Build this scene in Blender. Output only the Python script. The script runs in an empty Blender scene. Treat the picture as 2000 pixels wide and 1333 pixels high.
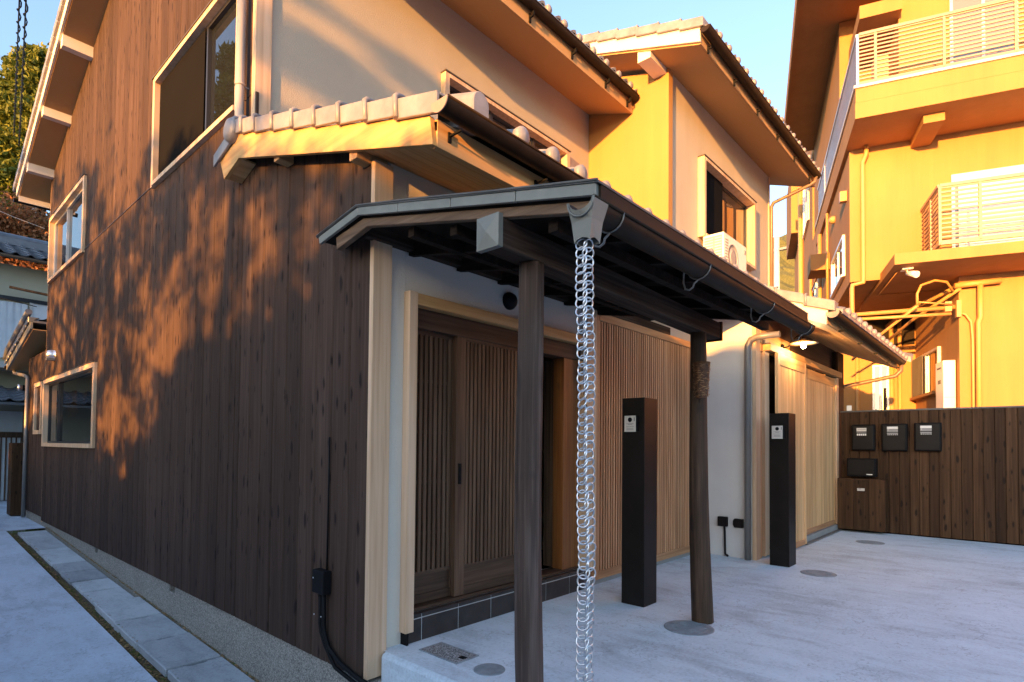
import bpy, math, random
from mathutils import Vector, Matrix
random.seed(7)
R_ = math.radians
scn = bpy.context.scene
COL = scn.collection

# ------------------------------------------------------------------ camera, sky, sun, exposure
cam = bpy.data.cameras.new('camera'); cam.sensor_width = 36; cam.lens = 20.016
cam.shift_y = 0.08825; cam.clip_end = 3000; cam.clip_start = .05
camo = bpy.data.objects.new('camera', cam); COL.objects.link(camo)
A = R_(42.0); pit = .026; rol = .0095
F0 = Vector((math.cos(A), math.sin(A), 0)); R0 = Vector((math.sin(A), -math.cos(A), 0)); U0 = Vector((0, 0, 1))
Fv = F0*math.cos(pit)+U0*math.sin(pit); U1 = U0*math.cos(pit)-F0*math.sin(pit)
Rv = R0*math.cos(rol)+U1*math.sin(rol); Uv = U1*math.cos(rol)-R0*math.sin(rol)
mt = Matrix((Rv, Uv, -Fv)).transposed().to_4x4(); mt.translation = Vector((0, 0, 1.3))
camo.matrix_world = mt
scn.camera = camo

SUN = Vector((-1, -.20, .083)).normalized()          # towards the sun
elev = math.asin(SUN.z); azim = math.atan2(SUN.x, SUN.y)
wld = bpy.data.worlds.new('World'); scn.world = wld; wld.use_nodes = True
wn = wld.node_tree.nodes; wl = wld.node_tree.links
for n in list(wn): wn.remove(n)
sky = wn.new('ShaderNodeTexSky'); sky.sky_type = 'NISHITA'; sky.sun_disc = False
sky.sun_elevation = elev; sky.sun_rotation = azim; sky.altitude = 50
sky.air_density = 1.0; sky.dust_density = 1.8; sky.ozone_density = 3.0
bg = wn.new('ShaderNodeBackground'); bg.inputs[1].default_value = .15
wo = wn.new('ShaderNodeOutputWorld')
hsv = wn.new('ShaderNodeHueSaturation'); hsv.inputs['Saturation'].default_value = .80
wl.new(sky.outputs[0], hsv.inputs['Color']); wl.new(hsv.outputs[0], bg.inputs[0]); wl.new(bg.outputs[0], wo.inputs[0])
sl = bpy.data.lights.new('sun', 'SUN'); sl.energy = 3.0; sl.angle = R_(.5); sl.color = (1.0, .42, .085)
so = bpy.data.objects.new('sun', sl); COL.objects.link(so)
so.rotation_euler = SUN.to_track_quat('Z', 'Y').to_euler(); so.location = (-20, -5, 20)
vs = scn.view_settings; vs.view_transform = 'Standard'; vs.look = 'None'; vs.gamma = 1
vs.use_curve_mapping = False; vs.exposure = 2.78
scn.cycles.max_bounces = 7; scn.cycles.diffuse_bounces = 4; scn.cycles.glossy_bounces = 4

# ------------------------------------------------------------------ materials
def mk(name, rough=.6, spec=.5, metal=0):
    m = bpy.data.materials.new(name); m.use_nodes = True
    nt = m.node_tree; b = nt.nodes['Principled BSDF']
    b.inputs['Roughness'].default_value = rough; b.inputs['Metallic'].default_value = metal
    b.inputs['Specular IOR Level'].default_value = spec
    return m, nt, b
def N(nt, t, **k):
    n = nt.nodes.new(t)
    for a, v in k.items():
        if a in n.inputs.keys(): n.inputs[a].default_value = v
        else: setattr(n, a, v)
    return n
def math_(nt, op, a, b=None, clamp=False):
    n = nt.nodes.new('ShaderNodeMath'); n.operation = op; n.use_clamp = clamp
    for i, v in enumerate((a, b)):
        if v is None: continue
        if isinstance(v, (int, float)): n.inputs[i].default_value = v
        else: nt.links.new(v, n.inputs[i])
    return n.outputs[0]
def ramp(nt, fac, stops):
    r = nt.nodes.new('ShaderNodeValToRGB'); el = r.color_ramp.elements
    while len(el) < len(stops): el.new(.5)
    for e, (p, c) in zip(el, stops):
        e.position = p; e.color = (*c, 1) if len(c) == 3 else c
    nt.links.new(fac, r.inputs[0]); return r.outputs[0]
def mixc(nt, fac, a, b, mode='MIX'):
    n = nt.nodes.new('ShaderNodeMix'); n.data_type = 'RGBA'; n.blend_type = mode
    for s, v in ((0, fac), (6, a), (7, b)):
        if isinstance(v, (int, float)): n.inputs[s].default_value = v
        elif isinstance(v, tuple): n.inputs[s].default_value = (*v, 1)
        else: nt.links.new(v, n.inputs[s])
    return n.outputs[2]
def coords(nt, world=False, seed=True):
    if world: return nt.nodes.new('ShaderNodeNewGeometry').outputs['Position']
    t = nt.nodes.new('ShaderNodeTexCoord').outputs['Object']
    if not seed: return t
    o = nt.nodes.new('ShaderNodeObjectInfo').outputs['Random']
    v = nt.nodes.new('ShaderNodeVectorMath'); v.operation = 'MULTIPLY_ADD'
    c = nt.nodes.new('ShaderNodeCombineXYZ')
    for i, k in enumerate((37., 91., 53.)): nt.links.new(math_(nt, 'MULTIPLY', o, k), c.inputs[i])
    v.inputs[1].default_value = (1, 1, 1)
    nt.links.new(t, v.inputs[0]); nt.links.new(c.outputs[0], v.inputs[2])
    return v.outputs[0]
def scale_(nt, v, s):
    m = nt.nodes.new('ShaderNodeVectorMath'); m.operation = 'MULTIPLY'; m.inputs[1].default_value = s
    nt.links.new(v, m.inputs[0]); return m.outputs[0]
def noise(nt, v, scale=5, detail=4, rough=.55, dist=0):
    n = nt.nodes.new('ShaderNodeTexNoise'); n.inputs['Scale'].default_value = scale
    n.inputs['Detail'].default_value = detail; n.inputs['Roughness'].default_value = rough
    n.inputs['Distortion'].default_value = dist
    nt.links.new(v, n.inputs['Vector']); return n.outputs[0]
def bump(nt, b, h, strength=.3, dist=.01, prev=None):
    n = nt.nodes.new('ShaderNodeBump'); n.inputs['Strength'].default_value = strength
    n.inputs['Distance'].default_value = dist
    nt.links.new(h, n.inputs['Height'])
    if prev is not None: nt.links.new(prev, n.inputs['Normal'])
    nt.links.new(n.outputs[0], b.inputs['Normal']); return n.outputs[0]

def wood(name, dark, mid, light, axis='Z', rough=.65, knots=.0, knotcol=(.01, .008, .007), var=.35, bstr=.35, grain=1.0, spec=.35, stain=0):
    m, nt, b = mk(name, rough, spec)
    v = coords(nt)
    s = {'X': (1.2, 42, 42), 'Y': (42, 1.2, 42), 'Z': (42, 42, 1.2)}[axis]
    s2 = {'X': (.5, 7, 7), 'Y': (7, .5, 7), 'Z': (7, 7, .5)}[axis]
    g1 = noise(nt, scale_(nt, v, s), grain, 5, .6, .25)
    g2 = noise(nt, scale_(nt, v, s2), 1, 3, .5, 1.2)
    g = math_(nt, 'ADD', math_(nt, 'MULTIPLY', g1, .6), math_(nt, 'MULTIPLY', g2, .45))
    col = ramp(nt, g, [(.36, dark), (.52, mid), (.68, light)])
    rnd = nt.nodes.new('ShaderNodeObjectInfo').outputs['Random']
    f = math_(nt, 'ADD', math_(nt, 'MULTIPLY', rnd, var), 1-var/2)
    hs = nt.nodes.new('ShaderNodeHueSaturation'); nt.links.new(f, hs.inputs['Value']); nt.links.new(col, hs.inputs['Color'])
    col = hs.outputs[0]
    if stain:
        wv = coords(nt, world=True)
        st = noise(nt, scale_(nt, wv, (.6, .6, .25)), 1.2, 3, .6)
        col = mixc(nt, ramp(nt, st, [(.4, (0, 0, 0)), (.62, (1, 1, 1))]), col, mixc(nt, .5, col, (.16, .14, .13)))
    h = g1
    if knots:
        vo = nt.nodes.new('ShaderNodeTexVoronoi'); vo.voronoi_dimensions = '2D'; vo.inputs['Scale'].default_value = 1.0
        sx_ = nt.nodes.new('ShaderNodeSeparateXYZ'); nt.links.new(v, sx_.inputs[0])
        nz = noise(nt, v, 7, 2, .5)
        cu_ = nt.nodes.new('ShaderNodeCombineXYZ')
        uu = math_(nt, 'ADD', math_(nt, 'ADD', sx_.outputs[0], sx_.outputs[1]), math_(nt, 'MULTIPLY', nz, .03))
        kx, kz = (10.5, 3.4) if knots >= 1 else (5.0, 2.2)
        nt.links.new(math_(nt, 'MULTIPLY', uu, kx), cu_.inputs[0]); nt.links.new(math_(nt, 'MULTIPLY', sx_.outputs[2], kz), cu_.inputs[1])
        nt.links.new(cu_.outputs[0], vo.inputs['Vector'])
        vo.inputs['Randomness'].default_value = .95
        sp_ = nt.nodes.new('ShaderNodeSeparateColor'); nt.links.new(vo.outputs['Color'], sp_.inputs[0])
        dd_ = math_(nt, 'ADD', vo.outputs['Distance'], math_(nt, 'MULTIPLY', sp_.outputs[0], .22))
        k = ramp(nt, dd_, [(.13, (1, 1, 1)), (.25, (0, 0, 0))])
        col = mixc(nt, math_(nt, 'MULTIPLY', k, .88), col, knotcol)
        h = math_(nt, 'ADD', g1, math_(nt, 'MULTIPLY', k, .8))
    nt.links.new(col, b.inputs['Base Color'])
    if bstr: bump(nt, b, h, bstr, .004)
    return m
def plain(name, col, rough=.6, metal=0, spec=.5, var=.12, nscale=3, bscale=0, bstr=.2, bdist=.003, world=True, speck=None, emis=None, streak=0):
    m, nt, b = mk(name, rough, spec, metal)
    v = coords(nt, world)
    n = noise(nt, v, nscale, 5, .6)
    lo = tuple(c*(1-var) for c in col); hi = tuple(min(1, c*(1+var)) for c in col)
    c = ramp(nt, n, [(.3, lo), (.7, hi)])
    if streak:
        wv = coords(nt, True)
        a_ = noise(nt, scale_(nt, wv, (3.5, 3.5, .22)), 1, 5, .65, .3); b__ = noise(nt, wv, .5, 4, .6)
        f_ = ramp(nt, math_(nt, 'ADD', math_(nt, 'MULTIPLY', a_, .65), math_(nt, 'MULTIPLY', b__, .35)), [(.42, (0, 0, 0)), (.66, (1, 1, 1))])
        c = mixc(nt, math_(nt, 'MULTIPLY', f_, streak), c, tuple(q*.55 for q in col))
    if speck:
        sc, dcol, lcol, amt = speck
        vo = nt.nodes.new('ShaderNodeTexVoronoi'); vo.inputs['Scale'].default_value = sc; nt.links.new(v, vo.inputs['Vector'])
        sp = nt.nodes.new('ShaderNodeSeparateColor'); nt.links.new(vo.outputs['Color'], sp.inputs[0])
        c = mixc(nt, amt, c, ramp(nt, sp.outputs[0], [(.0, dcol), (.5, col), (1, lcol)]))
    nt.links.new(c, b.inputs['Base Color'])
    if bscale: bump(nt, b, noise(nt, v, bscale, 4, .7), bstr, bdist)
    if emis:
        b.inputs['Emission Color'].default_value = (*emis[0], 1); b.inputs['Emission Strength'].default_value = emis[1]
    return m

M_plank = wood('stained_cedar', (.036, .022, .016), (.052, .033, .025), (.074, .049, .038), 'Z', .8, knots=1.0, knotcol=(.012, .008, .008), var=.42, bstr=.5, spec=.15)
M_fence = wood('fence_cedar', (.030, .0135, .006), (.056, .027, .012), (.088, .046, .022), 'Z', .6, knots=1.0, knotcol=(.010, .006, .004), var=.55, bstr=.5, spec=.15)
M_ltwood = wood('pale_cypress', (.42, .27, .16), (.56, .39, .25), (.64, .47, .33), 'Z', .55, var=.12, bstr=.12, grain=.6)
M_ltwoodY = wood('pale_cypress_rail', (.36, .19, .06), (.50, .29, .10), (.58, .37, .15), 'Y', .55, var=.12, bstr=.1, grain=.5)
M_ltwoodX = wood('pale_cypress_lintel', (.36, .19, .07), (.50, .29, .12), (.58, .37, .18), 'X', .55, var=.12, bstr=.1, grain=.6)
M_lat = wood('lattice_cedar', (.33, .15, .065), (.47, .235, .115), (.60, .34, .185), 'Z', .55, var=.35, bstr=.15)
M_latX = wood('lattice_rail_cedar', (.30, .14, .06), (.43, .215, .10), (.54, .30, .15), 'X', .55, var=.2, bstr=.15)
M_door2 = wood('door_board_cedar', (.46, .25, .105), (.60, .36, .165), (.70, .45, .23), 'Z', .55, var=.35, bstr=.15)
M_dkdoor = wood('old_dark_door', (.048, .024, .012), (.090, .049, .027), (.16, .095, .058), 'Z', .6, var=.3, bstr=.3)
M_dkdoorX = wood('old_dark_rail', (.036, .018, .009), (.065, .035, .020), (.11, .066, .042), 'X', .6, var=.3, bstr=.3)
M_log = wood('weathered_log', (.022, .012, .008), (.050, .031, .023), (.125, .090, .075), 'Z', .7, knots=.35, knotcol=(.025, .018, .015), var=.2, bstr=.6, stain=1)
M_log2 = wood('brown_log', (.022, .012, .006), (.052, .029, .016), (.11, .065, .04), 'Z', .7, knots=.35, knotcol=(.02, .012, .01), var=.2, bstr=.6)
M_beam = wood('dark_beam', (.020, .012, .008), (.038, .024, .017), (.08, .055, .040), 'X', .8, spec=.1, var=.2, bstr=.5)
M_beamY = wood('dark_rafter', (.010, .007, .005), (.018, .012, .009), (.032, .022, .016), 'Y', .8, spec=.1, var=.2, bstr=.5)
M_orpost = wood('amber_post', (.11, .036, .010), (.18, .065, .018), (.25, .10, .03), 'Z', .4, var=.1, bstr=.1, knots=.3, knotcol=(.12, .05, .02))
M_barge = wood('porch_barge_board', (.07, .04, .022), (.14, .085, .05), (.22, .15, .10), 'Y', .65, var=.1, bstr=.3)
M_stucco = plain('grey_stucco', (.40, .36, .29), .9, var=.05, nscale=1.5, bscale=90, bstr=.75, bdist=.006, spec=.2)
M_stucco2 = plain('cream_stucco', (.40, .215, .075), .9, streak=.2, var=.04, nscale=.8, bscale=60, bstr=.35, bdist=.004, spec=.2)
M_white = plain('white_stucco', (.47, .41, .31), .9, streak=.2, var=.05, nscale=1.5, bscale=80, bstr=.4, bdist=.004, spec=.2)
M_wing = plain('pale_wing_stucco', (.62, .62, .61), .9, var=.05, nscale=1.5, bscale=80, bstr=.35, bdist=.004, spec=.2, streak=.12)
M_soffit = plain('soffit_paint', (.42, .25, .11), .75, var=.04, nscale=1.2, bscale=30, bstr=.15, spec=.25)
M_whpaint = plain('white_paint', (.66, .60, .52), .55, var=.04, nscale=4, bscale=25, bstr=.08)
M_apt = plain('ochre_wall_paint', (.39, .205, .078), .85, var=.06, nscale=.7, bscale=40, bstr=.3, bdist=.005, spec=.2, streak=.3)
M_aptside = M_apt
M_aptpipe = plain('ochre_pipe_paint', (.46, .25, .085), .45, var=.05, nscale=4)
M_rail = plain('pale_rail_aluminium', (.34, .25, .18), .45, var=.04)
M_tile = plain('grey_roof_tile', (.20, .20, .215), .42, var=.28, nscale=6, bscale=120, bstr=.12, bdist=.002, spec=.45)
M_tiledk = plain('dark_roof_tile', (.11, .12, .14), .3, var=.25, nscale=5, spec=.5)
M_copper = plain('weathered_copper', (.10, .10, .095), .5, metal=.2, var=.22, nscale=5, bscale=18, bstr=.2, bdist=.004)
M_zinc = plain('zinc_sheet', (.20, .20, .175), .5, metal=.25, var=.12, nscale=7, bscale=14, bstr=.12)
M_gutter = plain('brown_gutter', (.018, .012, .008), .5, spec=.12, var=.3, nscale=10, bscale=30, bstr=.12)
M_guttend = plain('gutter_end', (.25, .20, .17), .45, var=.12, nscale=9)
M_gpipe = plain('grey_pipe', (.17, .165, .16), .35, metal=.1, var=.1, nscale=3)
M_brpipe = plain('brown_pipe', (.15, .10, .065), .38, var=.1, nscale=3)
M_ltpipe = plain('silver_pipe', (.30, .29, .28), .4, var=.08)
M_steel = plain('galvanised_steel', (.66, .68, .70), .3, metal=.9, var=.15, nscale=30)
M_steelw = plain('steel_bracket', (.20, .195, .185), .45, metal=.6, var=.2, nscale=20)
M_black = plain('black_box_plastic', (.008, .008, .009), .55, spec=.10, var=.2, nscale=8)
M_blackm = plain('dark_bronze_metal', (.010, .008, .007), .45, spec=.2, var=.25, nscale=6)
M_dkframe = plain('dark_sash', (.02, .022, .028), .35, var=.1)
M_alu = plain('silver_sash', (.55, .54, .53), .35, metal=.4, var=.05)
M_conc = None
def concrete(name, col, streak=.5, ov=0):
    m, nt, b = mk(name, .82, .25)
    v = coords(nt, True)
    a = noise(nt, v, .9, 5, .6, .6); c = noise(nt, scale_(nt, v, (1, .35, 1)), 5.5, 6, .65, .6); d = noise(nt, v, 45, 3, .7)
    s = math_(nt, 'ADD', math_(nt, 'ADD', math_(nt, 'MULTIPLY', a, .45), math_(nt, 'MULTIPLY', c, .40)), math_(nt, 'MULTIPLY', d, .22))
    lo = tuple(q*.58 for q in col); hi = tuple(min(1, q*1.2) for q in col)
    co = ramp(nt, s, [(.36, lo), (.54, col), (.72, hi)])
    e = noise(nt, scale_(nt, v, (3, 14, 3)), 1.4, 4, .7)
    co = mixc(nt, ramp(nt, e, [(.56, (0, 0, 0)), (.75, (streak*.5,)*3)]), co, tuple(q*.6 for q in col))
    vk = nt.nodes.new('ShaderNodeTexVoronoi'); vk.inputs['Scale'].default_value = 70; nt.links.new(v, vk.inputs['Vector'])
    sk = nt.nodes.new('ShaderNodeSeparateColor'); nt.links.new(vk.outputs['Color'], sk.inputs[0])
    co = mixc(nt, math_(nt, 'MULTIPLY', ramp(nt, sk.outputs[0], [(.88, (0, 0, 0)), (.92, (1, 1, 1))]), .18), co, tuple(q*.4 for q in col))
    vc = nt.nodes.new('ShaderNodeTexNoise'); vc.inputs['Scale'].default_value = .55; vc.inputs['Detail'].default_value = 6; vc.inputs['Roughness'].default_value = .7; nt.links.new(v, vc.inputs['Vector'])
    cr_ = math_(nt, 'ABSOLUTE', math_(nt, 'SUBTRACT', vc.outputs[0], .5))
    co = mixc(nt, math_(nt, 'MULTIPLY', ramp(nt, cr_, [(.0, (1, 1, 1)), (.0022, (0, 0, 0))]), .45), co, tuple(q*.35 for q in col))
    if ov:
        rnd = nt.nodes.new('ShaderNodeObjectInfo').outputs['Random']
        hs = nt.nodes.new('ShaderNodeHueSaturation'); nt.links.new(math_(nt, 'ADD', math_(nt, 'MULTIPLY', rnd, ov), 1-ov/2), hs.inputs['Value']); nt.links.new(co, hs.inputs['Color']); co = hs.outputs[0]
    nt.links.new(co, b.inputs['Base Color'])
    n1 = bump(nt, b, c, .35, .012); bump(nt, b, d, .35, .003, n1)
    return m
M_conc = concrete('driveway_concrete', (.56, .65, .72))
M_lane = concrete('lane_concrete', (.50, .57, .66), .3)
M_slab = concrete('cover_slab_concrete', (.42, .45, .48), .6, .5)
M_aggr = plain('aggregate_foundation', (.24, .23, .20), .9, var=.3, nscale=2.5, bscale=140, bstr=.6, bdist=.004, speck=(130, (.07, .065, .06), (.46, .43, .38), .75))
M_soil = plain('brown_soil', (.10, .075, .05), .95, var=.5, nscale=16, bscale=60, bstr=.8, bdist=.02)
M_void = plain('gap_black', (.003, .003, .003), .95, spec=0)  # near black sheet, makes the gaps between boards look deeply shaded
M_base = plain('grey_mortar_base', (.26, .26, .255), .9, var=.1, nscale=5, bscale=50, bstr=.2)
M_ground = plain('earth', (.16, .14, .11), .95, var=.3, nscale=.3)
M_tiles = plain('brown_step_tile', (.030, .023, .021), .3, var=.4, nscale=9, bscale=30, bstr=.15)
M_grout = plain('grey_grout', (.5, .5, .5), .9, var=.1)
M_iron = plain('cast_iron', (.24, .28, .31), .6, metal=.1, var=.25, nscale=14, bscale=40, bstr=.3)
M_plate = plain('steel_intercom_plate', (.62, .60, .56), .4, metal=.15, var=.03)
M_grate = plain('stone_grate', (.20, .205, .21), .8, var=.4, nscale=55, bscale=90, bstr=.7, speck=(160, (.03, .03, .03), (.5, .5, .5), .8))
M_ink = plain('printed_ink', (.10, .10, .10), .6)
M_label = plain('white_label', (.75, .74, .70), .5, var=.04)
M_acwhite = plain('appliance_white', (.74, .70, .64), .4, var=.03)
M_acgrey = plain('appliance_grey', (.30, .29, .28), .5, var=.1)
M_screen = plain('dark_insect_screen', (.010, .010, .011), .9, spec=0, var=.06)
M_shutter = plain('brown_screen', (.055, .045, .04), .6, var=.06)
M_basket = plain('dry_brown_fibre', (.09, .035, .012), .6, var=.7, nscale=40, bscale=60, bstr=.8, bdist=.01)
M_basket2 = plain('pale_fibre', (.30, .17, .08), .6, var=.5, nscale=40)
M_curtain = plain('pale_curtain', (.62, .66, .70), .8, var=.08, nscale=3)
M_nbwall = plain('neighbour_wall', (.46, .44, .33), .9, var=.08, nscale=1)
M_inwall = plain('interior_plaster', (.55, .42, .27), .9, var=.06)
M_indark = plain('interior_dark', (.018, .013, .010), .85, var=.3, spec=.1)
M_book = plain('stacked_lumber', (.45, .38, .30), .7, var=.2)
M_shade = plain('enamel_lamp_shade', (.50, .42, .30), .3, var=.06)
M_bulb = plain('lit_bulb', (1, .8, .5), .4, emis=((1.0, .66, .30), 28))
M_stucco_lift = plain('bounce_lit_stucco', (.60, .56, .49), .9, var=.05, nscale=1.5, bscale=90, bstr=.75, bdist=.006, spec=.2)  # paler copy of the grey stucco, lifted for bounce light under the canopy
M_bark = plain('tree_bark', (.07, .05, .035), .9, var=.4, nscale=8, bscale=20, bstr=.6)
def glass(name, tint, rough=.015, ior=1.75):
    m, nt, b = mk(name, rough, .5)
    b.inputs['Base Color'].default_value = (*tint, 1); b.inputs['IOR'].default_value = ior
    v = coords(nt, True); bump(nt, b, noise(nt, v, 1.1, 2, .5), .04, .02)
    return m
M_glassdk = glass('lower_window_glass', (.006, .007, .008), .01, 1.5)
M_glass = glass('window_glass', (.012, .014, .016), .01, 2.1)
M_glassb = glass('balcony_window_glass', (.16, .17, .20), .03, 1.6)
def leaf(name, a, b_, c):
    m, nt, b = mk(name, .6, .25)
    v = coords(nt, True); n = noise(nt, v, 1.3, 3, .6); n2 = noise(nt, v, 14, 2, .6)
    co = ramp(nt, math_(nt, 'ADD', math_(nt, 'MULTIPLY', n, .55), math_(nt, 'MULTIPLY', n2, .45)), [(.35, a), (.5, b_), (.66, c)])
    nt.links.new(co, b.inputs['Base Color'])
    tr = nt.nodes.new('ShaderNodeBsdfTranslucent'); nt.links.new(co, tr.inputs[0])
    mx = nt.nodes.new('ShaderNodeMixShader'); mx.inputs[0].default_value = .3
    out = nt.nodes['Material Output']
    nt.links.new(b.outputs[0], mx.inputs[1]); nt.links.new(tr.outputs[0], mx.inputs[2]); nt.links.new(mx.outputs[0], out.inputs[0])
    return m
M_cedarleaf = leaf('cedar_foliage', (.035, .060, .009), (.11, .14, .018), (.25, .26, .04))
M_orleaf = leaf('autumn_foliage', (.22, .09, .04), (.36, .16, .07), (.48, .26, .12))
M_green = leaf('green_foliage', (.03, .045, .012), (.05, .08, .02), (.08, .11, .03))
M_hill = leaf('wooded_hill', (.07, .08, .03), (.15, .155, .05), (.26, .24, .09))
M_litter = plain('leaf_litter', (.26, .16, .07), .9, var=.6, nscale=30)
M_moss = leaf('weeds', (.06, .09, .015), (.10, .15, .03), (.15, .2, .04))

# ------------------------------------------------------------------ mesh builder
ORG = {}
def thing(name, label, cat, loc=(0, 0, 0), group=None, rotz=0, org=None):
    o = bpy.data.objects.new(name, None); COL.objects.link(o); o.location = loc
    o.rotation_euler = (0, 0, rotz); o.empty_display_size = .2
    o['label'] = label; o['category'] = cat
    if group: o['group'] = group
    ORG[o.name] = Vector(loc) if org is None else Vector(org)
    return o
class MB:
    def __init__(s): s.v = []; s.f = []; s.sm = []
    def poly(s, vs_, fs, smooth=False):
        b = len(s.v); s.v += [Vector(q) for q in vs_]
        for f in fs: s.f.append([b+i for i in f]); s.sm.append(smooth)
        return s
    def box(s, x0, x1, y0, y1, z0, z1):
        vs_ = [(x, y, z) for z in (z0, z1) for y in (y0, y1) for x in (x0, x1)]
        return s.poly(vs_, [(0, 2, 3, 1), (4, 5, 7, 6), (0, 1, 5, 4), (2, 6, 7, 3), (0, 4, 6, 2), (1, 3, 7, 5)])
    def hexa(s, p):
        return s.poly(p, [(0, 2, 3, 1), (4, 5, 7, 6), (0, 1, 5, 4), (2, 6, 7, 3), (0, 4, 6, 2), (1, 3, 7, 5)])
    def prism(s, pts, ax, a0, a1):
        # pts: polygon in the two other axes (order X,Y,Z without ax)
        def mkp(p, a):
            if ax == 'X': return (a, p[0], p[1])
            if ax == 'Y': return (p[0], a, p[1])
            return (p[0], p[1], a)
        n = len(pts); vs_ = [mkp(p, a0) for p in pts]+[mkp(p, a1) for p in pts]
        return s.poly(vs_, [tuple(range(n))[::-1], tuple(range(n, 2*n))]+[(i, (i+1) % n, n+(i+1) % n, n+i) for i in range(n)])
    def tube(s, pts, r, n=10, caps=True, taper=None):
        pts = [Vector(p) for p in pts]; k = len(pts); rings = []
        up = None
        for i, p in enumerate(pts):
            if i == 0: d = pts[1]-p
            elif i == k-1: d = p-pts[i-1]
            else: d = (pts[i+1]-p).normalized()+(p-pts[i-1]).normalized()
            d.normalize()
            if up is None: up = Vector((0, 0, 1)) if abs(d.z) < .9 else Vector((1, 0, 0))
            a = d.cross(up).normalized(); b = a.cross(d).normalized(); up = b
            rr = taper[i] if taper else r
            rings.append([p+a*math.cos(t)*rr+b*math.sin(t)*rr for t in [2*math.pi*j/n for j in range(n)]])
        base = len(s.v)
        for rg in rings: s.v += rg
        for i in range(k-1):
            for j in range(n):
                s.f.append([base+i*n+j, base+i*n+(j+1) % n, base+(i+1)*n+(j+1) % n, base+(i+1)*n+j]); s.sm.append(True)
        if caps:
            s.f.append([base+j for j in range(n)][::-1]); s.sm.append(False)
            s.f.append([base+(k-1)*n+j for j in range(n)]); s.sm.append(False)
        return s
    def lathe(s, prof, c, n=20, axis='Z'):
        base = len(s.v)
        for (r, h) in prof:
            for j in range(n):
                t = 2*math.pi*j/n
                if axis == 'Z': q = (c[0]+r*math.cos(t), c[1]+r*math.sin(t), c[2]+h)
                elif axis == 'Y': q = (c[0]+r*math.cos(t), c[1]+h, c[2]+r*math.sin(t))
                else: q = (c[0]+h, c[1]+r*math.cos(t), c[2]+r*math.sin(t))
                s.v.append(Vector(q))
        k = len(prof)
        for i in range(k-1):
            for j in range(n):
                s.f.append([base+i*n+j, base+i*n+(j+1) % n, base+(i+1)*n+(j+1) % n, base+(i+1)*n+j]); s.sm.append(True)
        if prof[0][0] > 1e-4: s.f.append([base+j for j in range(n)]); s.sm.append(False)
        if prof[-1][0] > 1e-4: s.f.append([base+(k-1)*n+j for j in range(n)]); s.sm.append(False)
        return s
    def build(s, name, m, parent=None, bev=0, label=None, kind=None, seg=1):
        me = bpy.data.meshes.new(name)
        lo = Vector((min(v.x for v in s.v), min(v.y for v in s.v), min(v.z for v in s.v)))
        hi = Vector((max(v.x for v in s.v), max(v.y for v in s.v), max(v.z for v in s.v)))
        c = (lo+hi)/2
        if parent is None: c = Vector((c.x, c.y, lo.z))
        me.from_pydata([tuple(v-c) for v in s.v], [], s.f)
        me.polygons.foreach_set('use_smooth', s.sm)
        me.materials.append(m)
        me.update()
        o = bpy.data.objects.new(name, me); COL.objects.link(o)
        ORG[o.name] = c
        if parent is not None:
            o.parent = parent; o.location = c-ORG[parent.name]
        else: o.location = c
        if bev:
            mod = o.modifiers.new('bevel', 'BEVEL'); mod.width = bev; mod.segments = seg; mod.limit_method = 'ANGLE'
            mod.angle_limit = R_(40)
        if label: o['label'] = label
        if kind: o['kind'] = kind
        return o
def box(x0, x1, y0, y1, z0, z1): return MB().box(x0, x1, y0, y1, z0, z1)
def top(o, label, cat, group=None):
    o['label'] = label; o['category'] = cat
    if group: o['group'] = group
    return o
def flip_fix(o):
    pass
def arc(cx, cz, r, a0, a1, n):
    return [(cx+r*math.cos(a0+(a1-a0)*i/n), cz+r*math.sin(a0+(a1-a0)*i/n)) for i in range(n+1)]

# ------------------------------------------------------------------ the setting
def struct(mb, name, m): return mb.build(name, m, kind='structure')
g = MB().poly([(-900, -900, -1.3), (900, -900, -1.3), (900, 900, -1.3), (-900, 900, -1.3)], [(0, 1, 2, 3)])
struct(g, 'ground', M_ground)
def lz(y): return -.62+.04*(min(y, 14.3)-4.66)
# driveway slab with a rounded free edge
dr = MB()
prof = [(2.135, -1.25), (2.135, -.03), (2.143, -.010), (2.165, 0)]
ys = [-9, 3.0]
for i in range(3):
    a, b = prof[i], prof[i+1]
    dr.poly([(a[0]+.02*math.sin(0), -9, a[1]), (a[0], 3.0, a[1]), (b[0], 3.0, b[1]), (b[0], -9, b[1])], [(0, 1, 2, 3)], i > 0)
dr.poly([(2.165, -9, 0), (13, -9, 0), (13, 3.3, 0), (2.165, 3.3, 0)], [(0, 1, 2, 3)])
dr.poly([(2.135, 3.0, -1.25), (2.2, 3.0, -1.25), (2.2, 3.0, 0), (2.165, 3.0, 0), (2.143, 3.0, -.01), (2.135, 3.0, -.03)], [(0, 1, 2, 3, 4, 5)])
drv = struct(dr, 'driveway', M_conc)
ln = MB()
yy = [-10, 14.3, 40]
for a, b in zip(yy[:-1], yy[1:]):
    ln.poly([(-7, a, lz(a)), (1.53, a, lz(a)), (1.53, b, lz(b)), (-7, b, lz(b))], [(0, 1, 2, 3)])
ln.poly([(1.53, 13.3, lz(13.3)+.003), (2.6, 13.3, lz(13.3)+.003), (2.6, 40, lz(14.3)+.003), (1.53, 40, lz(14.3)+.003)], [(0, 1, 2, 3)])
ln.poly([(1.53, -10, lz(-10)), (1.53, -10, lz(-10)-.3), (1.53, 13.3, lz(13.3)-.3), (1.53, 13.3, lz(13.3))], [(0, 1, 2, 3)])
struct(ln, 'lane_pavement', M_lane)
sl_ = MB().poly([(1.53, -10, lz(-10)-.055), (2.14, -10, lz(-10)-.055), (2.14, 13.3, lz(13.3)-.045), (1.53, 13.3, lz(13.3)-.045)], [(0, 1, 2, 3)])
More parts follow.
